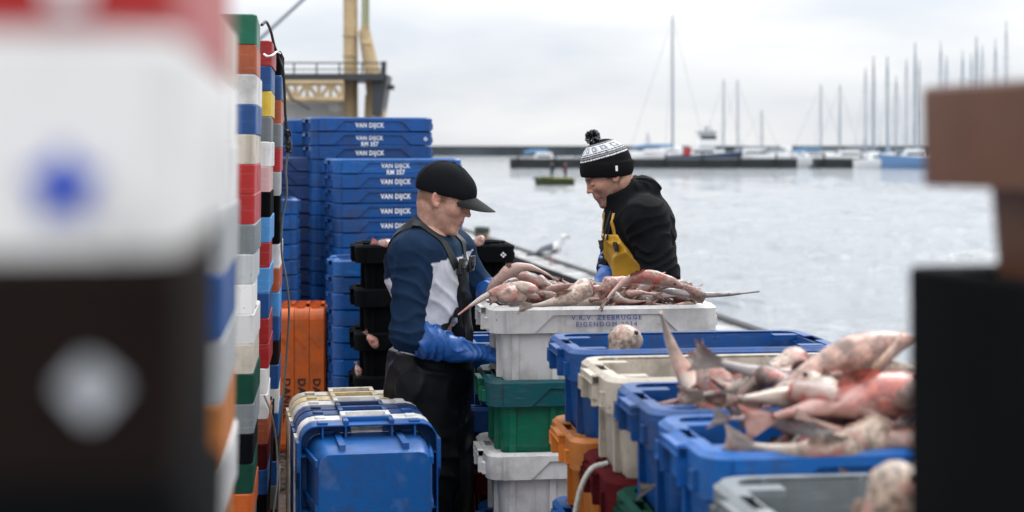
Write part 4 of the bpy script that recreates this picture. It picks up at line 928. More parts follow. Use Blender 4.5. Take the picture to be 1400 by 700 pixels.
def hood2(P):
    t = torso2(P, .006)-.007*folds(P, (-.4, .2, 1), 30, .7); a, b = arms2(P, .012)
    d = blend(.04, t, a-.009*folds(P, (-.5, .1, 1), 55, 1.1, 1.2), b-.008*folds(P, (-.3, .1, 1), 55, 2.1, 1.2))
    # collar and bunched hood behind the neck
    nq = neck2+u2*.02
    col = smax(cone(P, neck2-u2*.02, neck2+u2*.055+f2*.01, .085, .074), -cone(P, neck2, neck2+u2*.2+f2*.04, .06, .066), .012)
    hd = ell(P, neck2-f2*.085+u2*.040, (.058, .112, .058), T2)-.010*folds(P, (.6, .1, .9), 55, 2.2)
    hd2 = ell(P, neck2-f2*.045+u2*.062, (.045, .088, .028), T2)-.007*folds(P, (.8, .1, .6), 60, .2)
    hd = smax(smin(hd, hd2, .015), -cone(P, neck2, neck2+u2*.2+f2*.06, .062, .07), .018); d = blend(.022, d, col, hd)
    d = smax(d, -((P-hip2) @ u2+.03), .005); hq = (P-HO2) @ HF2
    for w, dv in ((wN, wN-eN), (wF, wF-eF)):
        dn = dv/np.linalg.norm(dv); d = np.where(np.linalg.norm(P-w, axis=1) < .14, smax(d, (P-w) @ dn+.012, .004), d)
    return d
build_part('hoodie', hood2, lo2, hi2, .006, M_cloth, man2, B2, (.0045, .0048, .006))
def bib2(P):
    q = (P-chest2) @ T2; t = torso2(P, .015)-.008*folds(P, (.3, .2, 1), 46, .9)
    top = q[:, 2]-.045; bibm = np.maximum(np.maximum(top, np.abs(q[:, 1])-(.105-.55*(q[:, 2]+.02))), .03-q[:, 0]-.25*np.maximum(0, -q[:, 2]-.05))
    t = np.maximum(t, np.minimum(q[:, 2]+.27, bibm)); leg = legs2(P, .035)-.012*folds(P, (.2, .3, 1), 22, 1)
    a, b = arms2(P, .022); d = np.maximum(smin(t, leg, .04), .16-P[:, 2]); return np.maximum(d, -np.minimum(a, b))
build_part('overalls', bib2, (lo2[0], lo2[1], .14), hi2, .007, M_oil, man2, B2, (.50, .26, .01))
for k, a in ((kN2, aN2), (kF2, aF2)):
    def bt(P, k=k, a=a):
        ft = a.copy(); ft[2] = .055; toe = ft+f2*.19; toe[2] = .045
        return np.maximum(blend(.03, cone(P, k*.35+a*.65, ft, .065, .055), cone(P, ft-f2*.04, toe, .05, .042)), .012-P[:, 2])
    build_part('boot', bt, (a[0]-.36, a[1]-.25, 0), (a[0]+.16, a[1]+.22, .5), .009, M_rub, man2, B2, (.35, .36, .1))
def gN(P): return smin(cone(P, eN*.35+wN*.65, wN, .05, .044), finger_set(P, wN, (-.7, -.45, -.35), (0, 0, -1), 1.12, 1, .5, .003), .02)
def gF(P): return smin(cone(P, eF*.55+wF*.45, wF, .060, .045)-.006*folds(P, (.2, .2, 1), 60, 1), finger_set(P, wF, (-.6, -.5, -.6), (0, 0, -1), 1.12, 1, .5, .003), .02)
build_part('glove', gN, wN-.2, wN+.16, .005, M_rub, man2, B2, (.010, .085, .32)); build_part('glove', gF, wF-.2, wF+.16, .005, M_rub, man2, B2, (.010, .085, .32))
surf2 = lambda P: np.minimum(hood2(P), bib2(P)); M_ystrap = plain('yellow_strap', (.55, .3, .02), .5, nscale=60)
for s in (1, -1):
    strap('strap', [tp(T2, chest2, .14, s*.06, -.02), tp(T2, chest2, .13, s*.058, .06), tp(T2, chest2, .12, s*.050, .095), tp(T2, chest2, .105, s*.046, .13)], hood2, .018, M_ystrap, man2, B2)
    c = snap(tp(T2, chest2, .14, s*.072, .0), surf2, .008)[0]-np.array(B2); bm = bmesh.new(); Mb = Matrix([list(T2[0])+[c[0]], list(T2[1])+[c[1]], list(T2[2])+[c[2]], [0, 0, 0, 1]])
    bx(bm, -.004, .004, -.013, .013, -.02, .02, Mb, .002); put('buckle', fin(bm, 'buckle', M_buckle), man2)
bm = bmesh.new(); o = np.array(B2)
for px0, px1, yb in ((836, 822, 334), (839, 829, 322)):
    tube(bm, cat([Vector(q2(px0, 283, -.055)-o), Vector(q2((px0+px1)/2-1, 305, -.075)-o), Vector(q2(px1, yb, -.07)-o)]), .0032, 6); tube(bm, [Vector(q2(px1, yb-1, -.07)-o), Vector(q2(px1-1, yb+5, -.07)-o)], .0048, 6)
put('drawstring', fin(bm, 'drawstring', M_web), man2)
# bobble hat
def hat(P):
    q = (P-HO2) @ HF2; d = ell(q, (-.012, 0, .046), (.106, .092, .103)); cuff = ell(q, (-.010, 0, .035), (.113, .097, .10)); lim = q[:, 2]-.062+.30*(-q[:, 0])*-1*.0
    bot = (.030+.38*q[:, 0])*1.0; bot = np.where(q[:, 0] > 0, -.008+.50*q[:, 0], -.008+.36*q[:, 0])
    cu = smax(cuff, q[:, 2]-bot-.066, .008); d = smin(d, cu, .005); d = d-.0012*np.abs(np.sin(np.arctan2(q[:, 1], q[:, 0])*34))
    d = smax(d, bot-q[:, 2], .006); return np.maximum(d, -ell(q, (-.01, 0, .03), (.101, .080, .088)))
def hat_col(V):
    q = (V-HO2) @ HF2; bot = np.where(q[:, 0] > 0, -.008+.50*q[:, 0], -.008+.36*q[:, 0]); h = q[:, 2]-(.010+.38*q[:, 0])*.5-.010; C = np.tile(np.array((.005, .005, .006), np.float32), (len(V), 1))
    a = np.arctan2(q[:, 1], q[:, 0]); W_ = np.array((.70, .71, .73)); G_ = np.array((.22, .23, .25))
    def band(lo, hi, c): C[(h > lo) & (h < hi)] = c
    band(.068, .0725, W_); band(.0765, .0835, G_); band(.087, .0905, W_); band(.094, .122, W_*.92)
    k = (a*1.7+.3) % 1.0; row = (h > .098) & (h < .118); blk = row & (k > .22) & (k < .80); C[blk] = G_*1.1; C[row & (k > .38) & (k < .62) & (h > .103) & (h < .112)] = W_*.9
    band(.124, .128, G_); return C
build_part('bobble_hat', hat, HO2-.15, HO2+.17, .0028, M_knit, man2, B2, hat_col)
pc = HO2+HF2 @ np.array((-.012, 0, .169), np.float32); bm = bmesh.new(); rs = random.Random(3)
for i in range(520):
    v = Vector((rs.gauss(0, 1), rs.gauss(0, 1), rs.gauss(0, 1))).normalized(); w = v.orthogonal().normalized()*.0016; c = Vector(pc)-Vector(B2); r = .032*rs.uniform(.85, 1.08)
    a = [bm.verts.new(c+v*.008+w), bm.verts.new(c+v*.008-w), bm.verts.new(c+v*r-w*1.3), bm.verts.new(c+v*r+w*1.3)]; x = v.cross(w)
    bm.faces.new(a); e = [bm.verts.new(c+v*.008+x), bm.verts.new(c+v*.008-x), bm.verts.new(c+v*r-x*1.3), bm.verts.new(c+v*r+x*1.3)]; bm.faces.new(e)
me = bpy.data.meshes.new('pompom'); 
for i, f in enumerate(bm.faces): f.material_index = 0 if i % 9 < 7 else 1
bm.to_mesh(me); bm.free(); me.materials.append(plain('yarn_black', (.012, .012, .014), .95)); me.materials.append(plain('yarn_white', (.6, .6, .62), .95)); put('pompom', me, man2)
lp, ln_ = snap(tuple(HO2+HF2 @ np.array((-.03, .11, .02), np.float32)), hat, .002); bm = bmesh.new(); bx(bm, -.005, .005, -.001, .001, -.011, .011); me = fin(bm, 'label', plain('tag_white', (.75, .72, .7), .7), False)
o = put('hat_label', me, man2); o.location = Vector(lp)-Vector(B2); o.rotation_euler = Vector(ln_).to_track_quat('-Y', 'Z').to_euler()

# ------------------------------------------------------------------ two small figures standing in the open boat
def small_person(x, d, z0, col, label, fx=1):
    r = put('person', None, loc=(x, d, z0)); tag(r, label, 'person', None)
    def body(P):
        q = P-np.array((x, d, z0), np.float32); m = lambda *v: np.array(v, np.float32)
        h = ell(q, (0, 0, 1.63), (.085, .085, .115)); t = ell(q, (0, 0, 1.2), (.16, .2, .33)); hp = ell(q, (0, 0, .9), (.16, .19, .2))
        lg = np.minimum(cone(q, m(.02, .1, .85), m(.05, .14, .05), .1, .06), cone(q, m(-.02, -.1, .85), m(-.05, -.12, .05), .1, .06))
        ar = np.minimum(smin(cone(q, m(0, .2, 1.4), m(.08*fx, .27, 1.12), .065, .055), cone(q, m(.08*fx, .27, 1.12), m(.3*fx, .2, 1.05), .05, .04), .03), smin(cone(q, m(0, -.2, 1.4), m(.08*fx, -.27, 1.12), .065, .055), cone(q, m(.08*fx, -.27, 1.12), m(.3*fx, -.2, 1.05), .05, .04), .03))
        return blend(.06, h, cone(q, m(0, 0, 1.4), m(0, 0, 1.58), .07, .06), t, hp, lg, ar)
    def cl(V):
        z = V[:, 2]-z0; C = np.tile(np.array(col, np.float32), (len(V), 1)); C[z < .9] = (.02, .022, .03); C[z > 1.52] = (.35, .2, .15); C[z > 1.7] = (.03, .03, .03); return C
    build_part('body', body, (x-.5, d-.5, z0-.05), (x+.5, d+.5, z0+1.8), .03, M_cloth, r, (x, d, z0), cl)
pp = W(754.5, 210, 150); small_person(pp.x, 150, WZ+.3, (.02, .03, .06), 'person in dark clothes standing at the left in the small green boat', 1)
pp = W(773, 210, 150); small_person(pp.x, 150.1, WZ+.3, (.10, .03, .03), 'person in a dark red jacket standing at the right in the small green boat', -1)

# ------------------------------------------------------------------ gull on the quay edge
gp = W(747, 357, 24.0); gz = .062; gp2 = qp(23.0, .25); gx, gy = gp2.x, 23.0
sc = 1.25; gl = put('gull', None, loc=(gx, gy, gz)); tag(gl, 'grey and white gull standing on the quay edge, facing right', 'gull')
def gull(P):
    q = P-np.array((gx, gy, gz), np.float32); m = lambda *v: np.array(v, np.float32); th = R(14); Mg = np.array([[math.cos(th), 0, -math.sin(th)], [0, 1, 0], [math.sin(th), 0, math.cos(th)]], np.float32)
    b = ell(q, (0, 0, .17), (.15, .07, .068), Mg); b = smin(b, ell(q, (.07, 0, .19), (.075, .06, .06)), .03); nk = cone(q, m(.10, 0, .21), m(.15, 0, .30), .045, .03)
    hd = ell(q, (.165, 0, .325), (.042, .03, .031)); tl = ell(q, (-.19, 0, .125), (.10, .035, .014), Mg); return blend(.03, b, nk, hd, tl)
def gcol(V):
    q = V-np.array((gx, gy, gz)); C = np.tile(np.array((.62, .62, .62), np.float32), (len(V), 1)); top = (q[:, 2] > .165+.15*(q[:, 0])) & (q[:, 0] < .05) | (q[:, 0] < -.14); C[top] = (.12, .13, .15); C[q[:, 0] < -.22] = (.03, .03, .03); return C
build_part('body', gull, (gx-.35, gy-.2, gz), (gx+.3, gy+.2, gz+.42), .009, M_cloth, gl, (gx, gy, gz), gcol)
bm = bmesh.new(); tube(bm, [(.195, 0, .325), (.235, 0, .318), (.25, 0, .305)], [.010, .008, .003], 8); put('beak', fin(bm, 'beak', M_yel), gl)
for y in (-.03, .03):
    bm = bmesh.new(); tube(bm, [(.02, y, .12), (.01, y, .06), (.015, y, .006)], .006, 6); vs = [bm.verts.new(p) for p in ((0, y, .004), (.06, y-.03, .003), (.07, y, .004), (.06, y+.03, .003))]; bm.faces.new(vs); put('leg', fin(bm, 'leg', M_red), gl)
    bm = bmesh.new(); vs = []
    for j in range(9):
        t = j/8; w = .055*math.sin(math.pi*min(1, t*.9+.1))**.7*(1-t*.5); vs.append([bm.verts.new((.09-.33*t, (y/abs(y))*(.064-.03*t), .185-.075*t+w*.6)), bm.verts.new((.09-.33*t, (y/abs(y))*(.074-.03*t), .175-.075*t)), bm.verts.new((.09-.33*t, (y/abs(y))*(.066-.03*t), .175-.075*t-w*.6))])
    for a, b in zip(vs, vs[1:]):
        for k in (0, 1): bm.faces.new((a[k], a[k+1], b[k+1], b[k]))
    bmesh.ops.solidify(bm, geom=bm.faces[:], thickness=.006); put('wing', fin(bm, 'wing', plain('gull_grey', (.10, .11, .125), .8)), gl)
gl.scale = (1.22, 1.22, 1.22)
# ------------------------------------------------------------------ fish
def fish_mat(name, back, belly, blot, wet=.25, rs=9.0):
    back, belly, blot = [tuple(v*s for v in c) for c, s in ((back, .7), (belly, .74), (blot, 1.0))]; wet = .14
    m, n, b, add = nodes(name); b.inputs['Coat Weight'].default_value = .35; b.inputs['Coat Roughness'].default_value = .08; tcn = add('ShaderNodeTexCoord'); oi = add('ShaderNodeObjectInfo'); off = add('ShaderNodeVectorMath', {0: tcn.outputs['Object'], 1: oi.outputs['Location']}, operation='ADD')
    sx = add('ShaderNodeSeparateXYZ', {0: tcn.outputs['Object']})
    n1 = add('ShaderNodeTexNoise', {'Vector': off.outputs[0], 'Scale': rs, 'Detail': 6.0, 'Roughness': .6}); n2 = add('ShaderNodeTexNoise', {'Vector': off.outputs[0], 'Scale': rs*4, 'Detail': 6.0, 'Roughness': .7}); n3 = add('ShaderNodeTexNoise', {'Vector': off.outputs[0], 'Scale': rs*1.3, 'Detail': 3.0, 'Distortion': 1.0})
    zz = add('ShaderNodeMath', {0: sx.outputs[2], 1: 14.0}, operation='MULTIPLY'); aa = add('ShaderNodeMath', {0: zz.outputs[0], 1: n1.outputs[0]}, operation='ADD')
    f = add('ShaderNodeMapRange', {0: aa.outputs[0], 1: .35, 2: .75}); mott = add('ShaderNodeMapRange', {0: n2.outputs[0], 1: .4, 2: .62})
    bk = mixc(add, mott.outputs[0], c4(back), c4([v*3.4+.015 for v in back])); base = mixc(add, f.outputs[0], c4(belly), bk)
    rf = add('ShaderNodeMapRange', {0: n3.outputs[0], 1: .53, 2: .66, 3: 0.0, 4: .85}); n.links.new(mixc(add, rf.outputs[0], base, c4(blot)), b.inputs['Base Color'])
    b.inputs['Roughness'].default_value = wet; b.inputs['Subsurface Weight'].default_value = .1; b.inputs['Subsurface Radius'].default_value = (.01, .004, .003); b.inputs['Subsurface Scale'].default_value = .5
    bp = add('ShaderNodeBump', {'Height': n2.outputs[0], 'Strength': .7, 'Distance': .008}); n.links.new(bp.outputs[0], b.inputs['Normal']); return m
FM = {'brown': fish_mat('fish_brown', (.060, .034, .024), (.46, .29, .24), (.34, .06, .045), rs=14), 'pink': fish_mat('fish_pink', (.15, .075, .055), (.56, .38, .32), (.42, .08, .06), rs=13),
      'pale': fish_mat('fish_pale', (.22, .16, .12), (.60, .50, .43), (.36, .12, .09), rs=11), 'red': fish_mat('fish_red', (.22, .05, .034), (.42, .20, .165), (.56, .34, .30), rs=6), 'pinkb': fish_mat('fish_rose', (.24, .14, .11), (.52, .38, .31), (.30, .09, .07), rs=7), 'paleb': fish_mat('fish_cream', (.30, .21, .15), (.66, .55, .48), (.4, .15, .1), rs=4), 'grey': fish_mat('fish_grey', (.10, .09, .09), (.5, .44, .42), (.3, .1, .09), rs=8)}
M_eye = plain('fish_eye', (.015, .015, .02), .08); M_gut = plain('fish_flesh', (.45, .08, .08), .2, nscale=30, namt=.6, bump=.5, bscale=60)
PROF = {'whole': [(0, .02), (.03, .30), (.10, .62), (.2, .88), (.32, 1), (.45, .92), (.6, .68), (.75, .42), (.87, .24), (.95, .17), (1, .15)],
        'monk': [(0, .15), (.03, .70), (.10, 1.15), (.22, 1.25), (.34, .95), (.48, .62), (.64, .44), (.8, .28), (.92, .17), (1, .12)],
        'tail': [(0, .75), (.02, .98), (.12, 1.02), (.3, .9), (.5, .68), (.7, .46), (.86, .28), (.95, .2), (1, .16)],
        'wholeb': [(0, .02), (.05, .25), (.14, .55), (.26, .9), (.38, 1), (.5, .9), (.65, .65), (.8, .4), (.92, .24), (1, .2)], 'thin': [(0, .3), (.05, .7), (.2, .9), (.4, .7), (.6, .45), (.8, .25), (1, .06)], 'lump': [(0, .2), (.05, .65), (.2, 1.05), (.45, 1.15), (.7, 1.0), (.9, .7), (1, .3)]}
def fish_meshes(kind, Ln, rad, flat, bend, droop, mat, seed, wob_a=.12, fan=True):
    rs = random.Random(seed); pr = PROF[kind]; n = 22; m = 16
    def rr(t):
        for (a, ra), (b, rb) in zip(pr, pr[1:]):
            if t <= b: return ra+(rb-ra)*((t-a)/(b-a)) 
        return pr[-1][1]
    def sp(t):
        return Vector((Ln*(.5-t)*(1-.12*abs(bend)), bend*Ln*.35*math.sin(math.pi*(t*.9))*(1)+bend*Ln*.12*(t-.5), -droop*Ln*(max(0, t-.3)**1.6)))
    bm = bmesh.new(); rings = []
    for i in range(n+1):
        t = i/n; t = t*t*(3-2*t)*.35+t*.65; p = sp(t); tg = (sp(min(1, t+.02))-sp(max(0, t-.02))).normalized(); s = tg.cross(Vector((0, 0, 1))).normalized(); u = s.cross(tg)
        r = max(.0035, rad*rr(t)); ring = []
        for k in range(m):
            a = 2*math.pi*k/m; q = p+s*math.cos(a)*r*flat+u*math.sin(a)*r*(1 if math.sin(a) > 0 else .75)
            nz = mnoise.noise(q*22+Vector((seed*3.1, 0, 0)))*wob_a*2.0+mnoise.noise(q*60+Vector((0, seed, 0)))*wob_a*.8; ring.append(bm.verts.new(p+(q-p)*(1+nz)))
        rings.append(ring)
    for a, b in zip(rings, rings[1:]):
        for k in range(m): bm.faces.new((a[k], a[(k+1) % m], b[(k+1) % m], b[k]))
    bm.faces.new(rings[0][::-1]); bm.faces.new(rings[-1]); body = fin(bm, 'fish', [mat, M_gut], ang=70)
    if kind in ('tail', 'lump'):
        for f in body.polygons:
            if f.center.x > Ln*.5*(1-.12*abs(bend))-.004: f.material_index = 1
    parts = []
    def fin_plate(name, base, tip_dir, spread, ln, w0, w1, nn=7):
        bm = bmesh.new(); base = Vector(base); td = Vector(tip_dir).normalized(); sd = Vector(spread).normalized(); g = []
        for j in range(5):
            v = j/4; row = []
            for i in range(nn):
                u = i/(nn-1)-.5; wv = w0+(w1-w0)*v; z = .004*math.sin(i*2.4)*v; row.append(bm.verts.new(base+td*ln*v*(1-.18*(1-(2*u)**2) if name == 'tail_fin' else 1-.5*(2*u)**2*.6)+sd*u*wv*2+td.cross(sd)*z))
            g.append(row)
        for a, b in zip(g, g[1:]):
            for i in range(nn-1): bm.faces.new((a[i], a[i+1], b[i+1], b[i]))
        bmesh.ops.solidify(bm, geom=bm.faces[:], thickness=.0022); parts.append((name, fin(bm, name, mat, ang=60)))
    e = sp(1); tg = (sp(1)-sp(.95)).normalized()
    if fan: fin_plate('tail_fin', e-tg*.006, tg, (0, .25, 1) if kind != 'monk' else (0, 1, .3), rad*1.5, rad*.16, rad*.75)
    if kind in ('whole', 'monk'):
        for s in (-1, 1):
            p = sp(.32); fin_plate('side_fin', p+Vector((0, s*rad*flat*.9, -.1*rad)), (-.8, s*.8, -.1), (.5, 0, .7), rad*1.1, rad*.15, rad*.5)
            bm = bmesh.new(); c = sp(.11 if kind == 'whole' else .13); hr = rr(.11)*rad
            bmesh.ops.create_uvsphere(bm, u_segments=12, v_segments=8, radius=rad*.17, matrix=Matrix.Translation(c+Vector((0, s*hr*flat*.78, hr*.5)))); parts.append(('eye', fin(bm, 'eye', M_eye)))
        bm = bmesh.new(); c = sp(.0); tube(bm, cat([c+Vector((-rad*.35, -rad*.45*flat, -rad*.12)), c+Vector((.003, 0, -rad*.05)), c+Vector((-rad*.35, rad*.45*flat, -rad*.12))], 5), rad*.06, 6); parts.append(('mouth', fin(bm, 'mouth', M_gut)))
    if kind in ('whole', 'tail') and seed % 2: fin_plate('back_fin', sp(.5)+Vector((0, 0, rad*rr(.5)*.8)), (-.4, 0, 1), (1, 0, .1), rad*.6, rad*1.0, rad*.8)
    return body, parts
FS = {}
def fish(key, label, loc, rot, grp, scale=1.0):
    body, parts = FS[key]; o = put('fish', body, loc=loc, rot=rot); o.scale = (scale,)*3; tag(o, label, 'fish', grp)
    for nme, me in parts: put(nme, me, o)
    return o
for key, a in {'w1': ('whole', .32, .034, .8, .8, .08, FM['pink'], 1), 'w2': ('whole', .30, .032, .9, -.8, .14, FM['brown'], 2), 'w3': ('whole', .34, .034, .7, .5, .14, FM['grey'], 3), 'm1': ('monk', .34, .036, 1.3, .5, .12, FM['brown'], 4),
               'm2': ('monk', .32, .042, 1.2, -.3, .05, FM['pale'], 5), 't1': ('tail', .28, .040, .85, .4, .05, FM['pink'], 6), 't2': ('tail', .26, .042, .9, -.4, .1, FM['pale'], 7), 't3': ('tail', .30, .036, .8, .15, .12, FM['brown'], 8),
               'n1': ('thin', .28, .032, 1, .5, .55, FM['pale'], 9, .1, False), 'n2': ('thin', .36, .020, 1, -.35, -.25, FM['grey'], 10, .1, False), 'l1': ('lump', .15, .042, 1.1, .2, 0, FM['pink'], 11), 'l2': ('lump', .13, .038, 1.2, -.2, 0, FM['brown'], 12),
               'R1': ('whole', .40, .056, 1.1, .15, .05, FM['red'], 21, .05), 'P1': ('monk', .27, .05, 1.0, .2, .05, FM['pale'], 22, .07, False), 'S1': ('wholeb', .38, .052, .95, .15, .0, FM['pinkb'], 23, .05), 'U1': ('thin', .30, .036, .9, .9, .0, FM['paleb'], 24, .06, False), 'B1': ('tail', .40, .050, .9, -.3, .05, FM['grey'], 25)}.items():
    FS[key] = fish_meshes(*a)
def wfish(key, px, py, d, rot, label, grp, scale=1.0): return fish(key, label, W(px, py, d), tuple(R(a) for a in rot), grp, scale)
CAT = 'fish heaped in the long white box'
rf = random.Random(11); keysz = ['w1', 't1', 'w2', 't3', 'm1', 't3', 'm2', 'w3', 't1', 'l1', 'w2', 't3', 'l2', 'm1', 't2', 'w2', 'w3', 'm1']
# lower layers fill the box
Zm = zs[0].matrix_world
cnt = 0
for lay, (zz, ny, nx) in enumerate(((.10, 2, 5), (.16, 2, 6), (.215, 3, 8), (.25, 4, 10), (.278, 4, 12), (.300, 3, 12), (.325, 1, 8))):
    for j in range(ny):
        for i in range(nx):
            wy = .17 if lay < 4 else (.24 if lay < 6 else .1)
            x = (-.31 if lay < 6 else -.2)+(.62 if lay < 6 else .5)*i/(nx-1)+rf.uniform(-.02, .02); y = -wy/2+wy*j/max(1, ny-1)+rf.uniform(-.02, .02)
            inner = max(-.24, min(.24, x)) if lay < 4 else max(-.29, min(.29, x))
            k = keysz[rf.randrange(len(keysz))]; wp = Zm @ Vector((inner, y, zz+rf.uniform(-.01, .012)))
            yaw = rf.choice((0, 180))+(rf.uniform(-22, 22) if lay < 4 else rf.uniform(-60, 60))
            z_txt = 'buried low in' if lay < 2 else ('lying in' if lay < 3 else 'on top of')
            o = fish(k, 'gutted pinkish brown fish heaped with the others in the long white box', wp, (R(rf.uniform(-70, 70)), R(rf.uniform(-14, 14) if lay < 4 else rf.uniform(-22, 22)), R(yaw)), CAT, rf.uniform(.50, .70)); cnt += 1
# singled-out fish of the pile
wfish('n1', 680, 396, 5.36, (0, 0, 0), 'slender pale tail hanging over the left end of the long white box', None, 1.0)
wfish('n2', 972, 408, 5.5, (0, -9, 180), 'thin grey tail sticking out past the right end of the long white box', None, .95)
wfish('t3', 925, 395, 5.52, (30, 20, 5), 'dark mottled fish leaning up at the right of the long white box', None, .7)
wfish('l1', 833, 396, 5.5, (60, -65, 20), 'pink-edged fillet standing up in the middle of the heap in the long white box', None, .6)
wfish('w1', 710, 392, 5.55, (70, 4, 175), 'pinkish fish on top of the heap beside the capped man', None, .8)
wfish('t2', 765, 402, 5.42, (30, -8, 25), 'pale fish with a red cut end left of the middle of the heap', None, .9)
wfish('l1', 700, 405, 5.36, (0, 0, 40), 'small raw red piece of fish at the left of the heap', None, .8)
wfish('w1', 885, 402, 5.42, (40, -14, 15), 'pale pink fish right of the bobble hat man\'s yellow bib', None, .9)
# fish head in the first blue box, fish across the cream box
g2 = 'fish in the right-hand row'
wfish('P1', 851, 494, 4.72, (0, -60, 60), 'white round fish head looking over the first blue box', None, .85)
for i, (k, x, y, r) in enumerate((('w3', -.15, .02, 15), ('w2', .1, .05, 170), ('m1', .05, -.08, 30), ('t3', .22, .0, 80), ('w1', -.05, -.05, 100))):
    fish(k, 'fish lying low inside the first blue box', RB[0][0].matrix_world @ Vector((x, y, .08+.035*(i % 3))), (R(20), 0, R(r)), 'fish inside the first blue box', .9)
for i, (k, x, y, z, r) in enumerate((('w3', -.12, .0, .12, 15), ('m1', .08, .03, .16, 170), ('w1', .2, -.02, .2, 30), ('t1', .05, -.05, .22, 190), ('w2', .28, .05, .24, 20), ('t2', -.02, .06, .2, 60))):
    fish(k, 'fish inside the dirty cream box', RB[1][0].matrix_world @ Vector((x, y, z)), (R(20), 0, R(r)), 'fish inside the dirty cream box', .9)
wfish('U1', 944, 505, 3.72, (0, 66, 10), 'curved pale tail standing upright out of the deep blue box', None, 1.05)
wfish('l1', 985, 540, 3.62, (0, 60, 20), 'small pale piece below the upright tail', None, 1.05)
wfish('t3', 945, 550, 3.66, (0, 4, 8), 'pinkish brown fish lying just inside the deep blue box', None, .6)
wfish('w1', 1020, 545, 3.6, (20, 8, 20), 'pink fish leaning right of the small pale piece', None, .9)
wfish('B1', 1100, 512, 3.5, (20, 14, 8), 'long dark-backed fish slanting down across the foreground heap', None, 1.0)
wfish('t2', 1030, 512, 3.62, (20, -10, 10), 'pale fish with a raw end at the far left of the foreground heap', None, 1.0)
wfish('S1', 1150, 505, 3.3, (25, -22, 8), 'large pointed pinkish fish on top of the foreground heap, snout up to the right', None, .95)
wfish('U1', 1215, 480, 3.24, (0, 60, 170), 'pointed brown tip at the very top of the foreground heap', None, .42)
wfish('R1', 1185, 552, 3.1, (10, -4, 12), 'big orange-red fish in the foreground heap', None, .95)
wfish('P1', 1090, 550, 3.15, (10, 10, 30), 'rounded cream-white fish at the left of the foreground heap', None, .95)
wfish('t2', 1120, 595, 3.05, (40, 5, 15), 'pale fish low at the left of the foreground heap', None, 1.1)
wfish('w2', 1190, 608, 3.05, (40, 0, 175), 'beige fish low in the foreground heap by the blue rim', None, 1.0)
wfish('n1', 1140, 527, 3.2, (0, 14, 160), 'slender pale fish across the foreground heap', None, 1.0)
wfish('w1', 1235, 520, 3.25, (0, 10, 20), 'small pink fish behind the orange-red one', None, 1.0)
wfish('m1', 1110, 612, 3.12, (0, 0, 60), 'brown fish at the foot of the foreground heap', None, .9)
rh = random.Random(21)
for i, (px, py, d_) in enumerate([(1062, 540, 3.4), (1085, 565, 3.2), (1105, 530, 3.35), (1130, 575, 3.15), (1150, 540, 3.2), (1165, 520, 3.4), (1185, 585, 3.05), (1200, 535, 3.2), (1225, 570, 3.05), (1075, 590, 3.15),
                                  (1140, 600, 3.1), (1215, 510, 3.3), (1050, 520, 3.55), (1120, 505, 3.5), (1235, 595, 3.0), (1000, 550, 3.6), (1160, 560, 3.1), (1095, 605, 3.05)]):
    fish(['w2', 'm1', 't3', 'w3', 'm2', 'w1', 't1'][i % 7], 'mottled brown and cream fish among the foreground heap', W(px, py, d_), (R(rh.uniform(-60, 60)), R(rh.uniform(-25, 25)), R(rh.choice((0, 180))+rh.uniform(-50, 50))), 'mottled fish of the foreground heap', rh.uniform(.62, .88))
for i in range(16):
    k = ['m1', 'w1', 't2', 'm2', 'B1', 'm2', 'w3', 't3'][i % 8]; M = RB[3][0].matrix_world; x = -.02+.32*((i*7) % 16)/15; y = -.10+.2*((i*5) % 16)/15
    fish(k, 'fish buried in the foreground heap', M @ Vector((x, y, .07+.013*i)), (R(rf.uniform(-30, 30)), R(rf.uniform(-15, 15)), R(rf.uniform(0, 360))), 'fish buried in the foreground heap', .95)
for i in range(10):
    k = ['w3', 'm1', 't1', 'w2', 't2'][i % 5]; M = RB[2][0].matrix_world; x = -.22+.5*((i*3) % 10)/9; y = -.09+.18*((i*7) % 10)/9
    fish(k, 'fish buried in the deep blue box', M @ Vector((x, y, .07+.014*i*(1 if x > 0 else .55))), (R(rf.uniform(-30, 30)), R(rf.uniform(-10, 10)), R(rf.uniform(-30, 30))), 'fish buried in the deep blue box', .9)
wfish('P1', 1205, 722, 2.35, (0, -50, 30), 'pale blurred fish head at the bottom right corner', None, .8)
wfish('m2', 1170, 735, 2.4, (0, 0, 0), 'pale fish under the corner fish head', None, .8)
# bits of fish stuck in the black stack, pale fish over its rim
wfish('l1', 530, 337, 8.05, (0, 20, 20), 'pale fish head over the left rim of the top black box', None, .75)
wfish('l1', 655, 333, 8.1, (0, -60, 10), 'white fish tip poking from the right of the top black box', None, .6)
wfish('l1', 509, 467, 7.96, (0, 55, 0), 'pale scrap of fish caught on the black stack', None, .55)
wfish('l1', 489, 507, 7.95, (0, 80, 0), 'small orange scrap caught low on the black stack', None, .4)

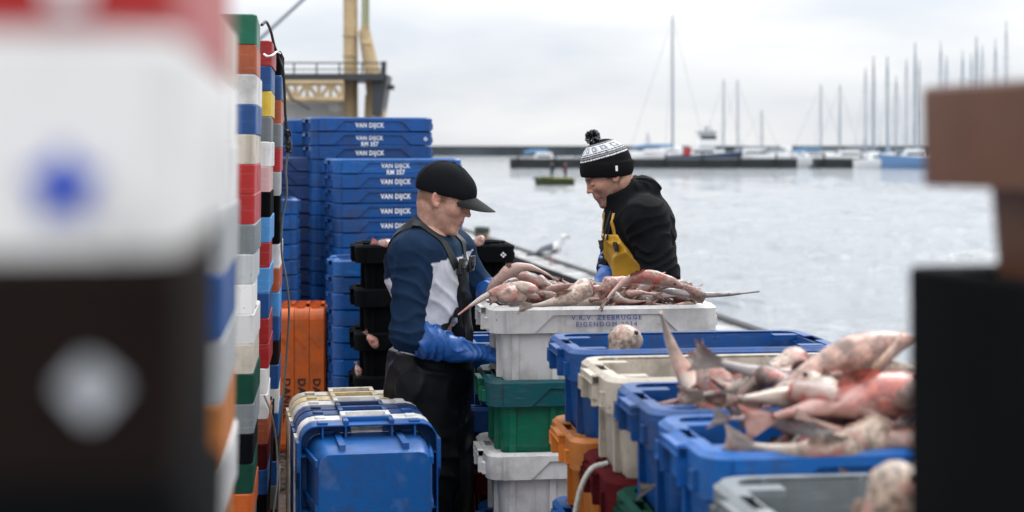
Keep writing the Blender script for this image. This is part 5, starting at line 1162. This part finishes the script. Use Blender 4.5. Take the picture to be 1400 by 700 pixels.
# ------------------------------------------------------------------ cable and cords
def cord(pts, rad, mat, label, n=7, extra=None):
    P = [W(*p) for p in pts]; o0 = P[-1].copy(); bm = bmesh.new(); tube(bm, cat([p-o0 for p in P], 8), rad, n)
    if extra: extra(bm, o0)
    return tag(put('cable', fin(bm, 'cable', mat), loc=o0), label, 'cable')
def clump(bm, o0):
    rr = random.Random(2)
    for k in range(7):
        pts = [W(393+rr.uniform(-3.5, 4.5), 178+6.0*j+rr.uniform(-1, 1), 6.0+rr.uniform(-.02, .02))-o0 for j in range(6)]; tube(bm, cat(pts, 4), .0042, 6)
    bx(bm, *[v for p in [(W(392, 0, 6).x-o0.x, W(399, 0, 6).x-o0.x)] for v in p], -.012, .012, W(0, 205, 6).z-o0.z, W(0, 192, 6).z-o0.z, bev=.004)
cord([(358, 34, 5.2), (364, 30, 5.5), (370, 42, 5.8), (375, 62, 5.95), (381, 78, 5.99), (387, 96, 5.98), (389, 125, 5.98), (390, 155, 5.99), (393, 186, 6.0)], .0052, M_web, 'black power cable looping over the towers to a knotted bundle', extra=clump)
cord([(396, 200, 6.0), (391, 230, 6.0), (392, 265, 6.0), (386, 300, 6.0), (385, 345, 6.0), (391, 380, 6.0), (395, 420, 6.0), (393, 470, 6.0), (388, 530, 5.99), (383, 590, 5.98), (380, 650, 5.98), (378, 820, 5.98)], .0042,
     plain('grey_hose', (.10, .11, .10), .45), 'thin grey cord hanging from the cable bundle in front of the blue stack')
cord([(361, 74, 5.68), (366, 77, 5.66), (373, 75, 5.68), (378, 71, 5.9), (383, 73, 6.0)], .004, plain('white_cord', (.75, .75, .75), .5), 'white cord tied round the top of the tower')
cord([(361, 540, 5.65), (369, 560, 5.75), (376, 590, 5.9), (379, 625, 5.95), (379, 660, 5.95), (374, 700, 5.95)], .0036, plain('cord_cream', (.6, .58, .52), .6), 'pale cord drooping at the foot of the narrow tower')
cord([(374, 545, 5.95), (372, 600, 5.95), (370, 640, 5.93), (367, 700, 5.93)], .004, M_web, 'black cord hanging at the foot of the narrow tower')
# net scraps on the quay by the orange boxes
bm = bmesh.new(); rr = random.Random(5)
for k in range(46):
    c = Vector((rr.uniform(-.3, .3), rr.uniform(-.35, .35), rr.uniform(.01, .07))); pts = [c+Vector((rr.uniform(-.1, .1), rr.uniform(-.1, .1), rr.uniform(-.01, .04))) for _ in range(4)]
    tube(bm, cat(pts, 4), .005, 5)
g0 = W(388, 640, 7.6); tag(put('net_scraps', fin(bm, 'net', plain('net', (.09, .06, .04), .9, nscale=20, namt=.6)), loc=(g0.x, 8.3, .0)), 'tangled brown net scraps on the ground between the towers and orange boxes', 'net')
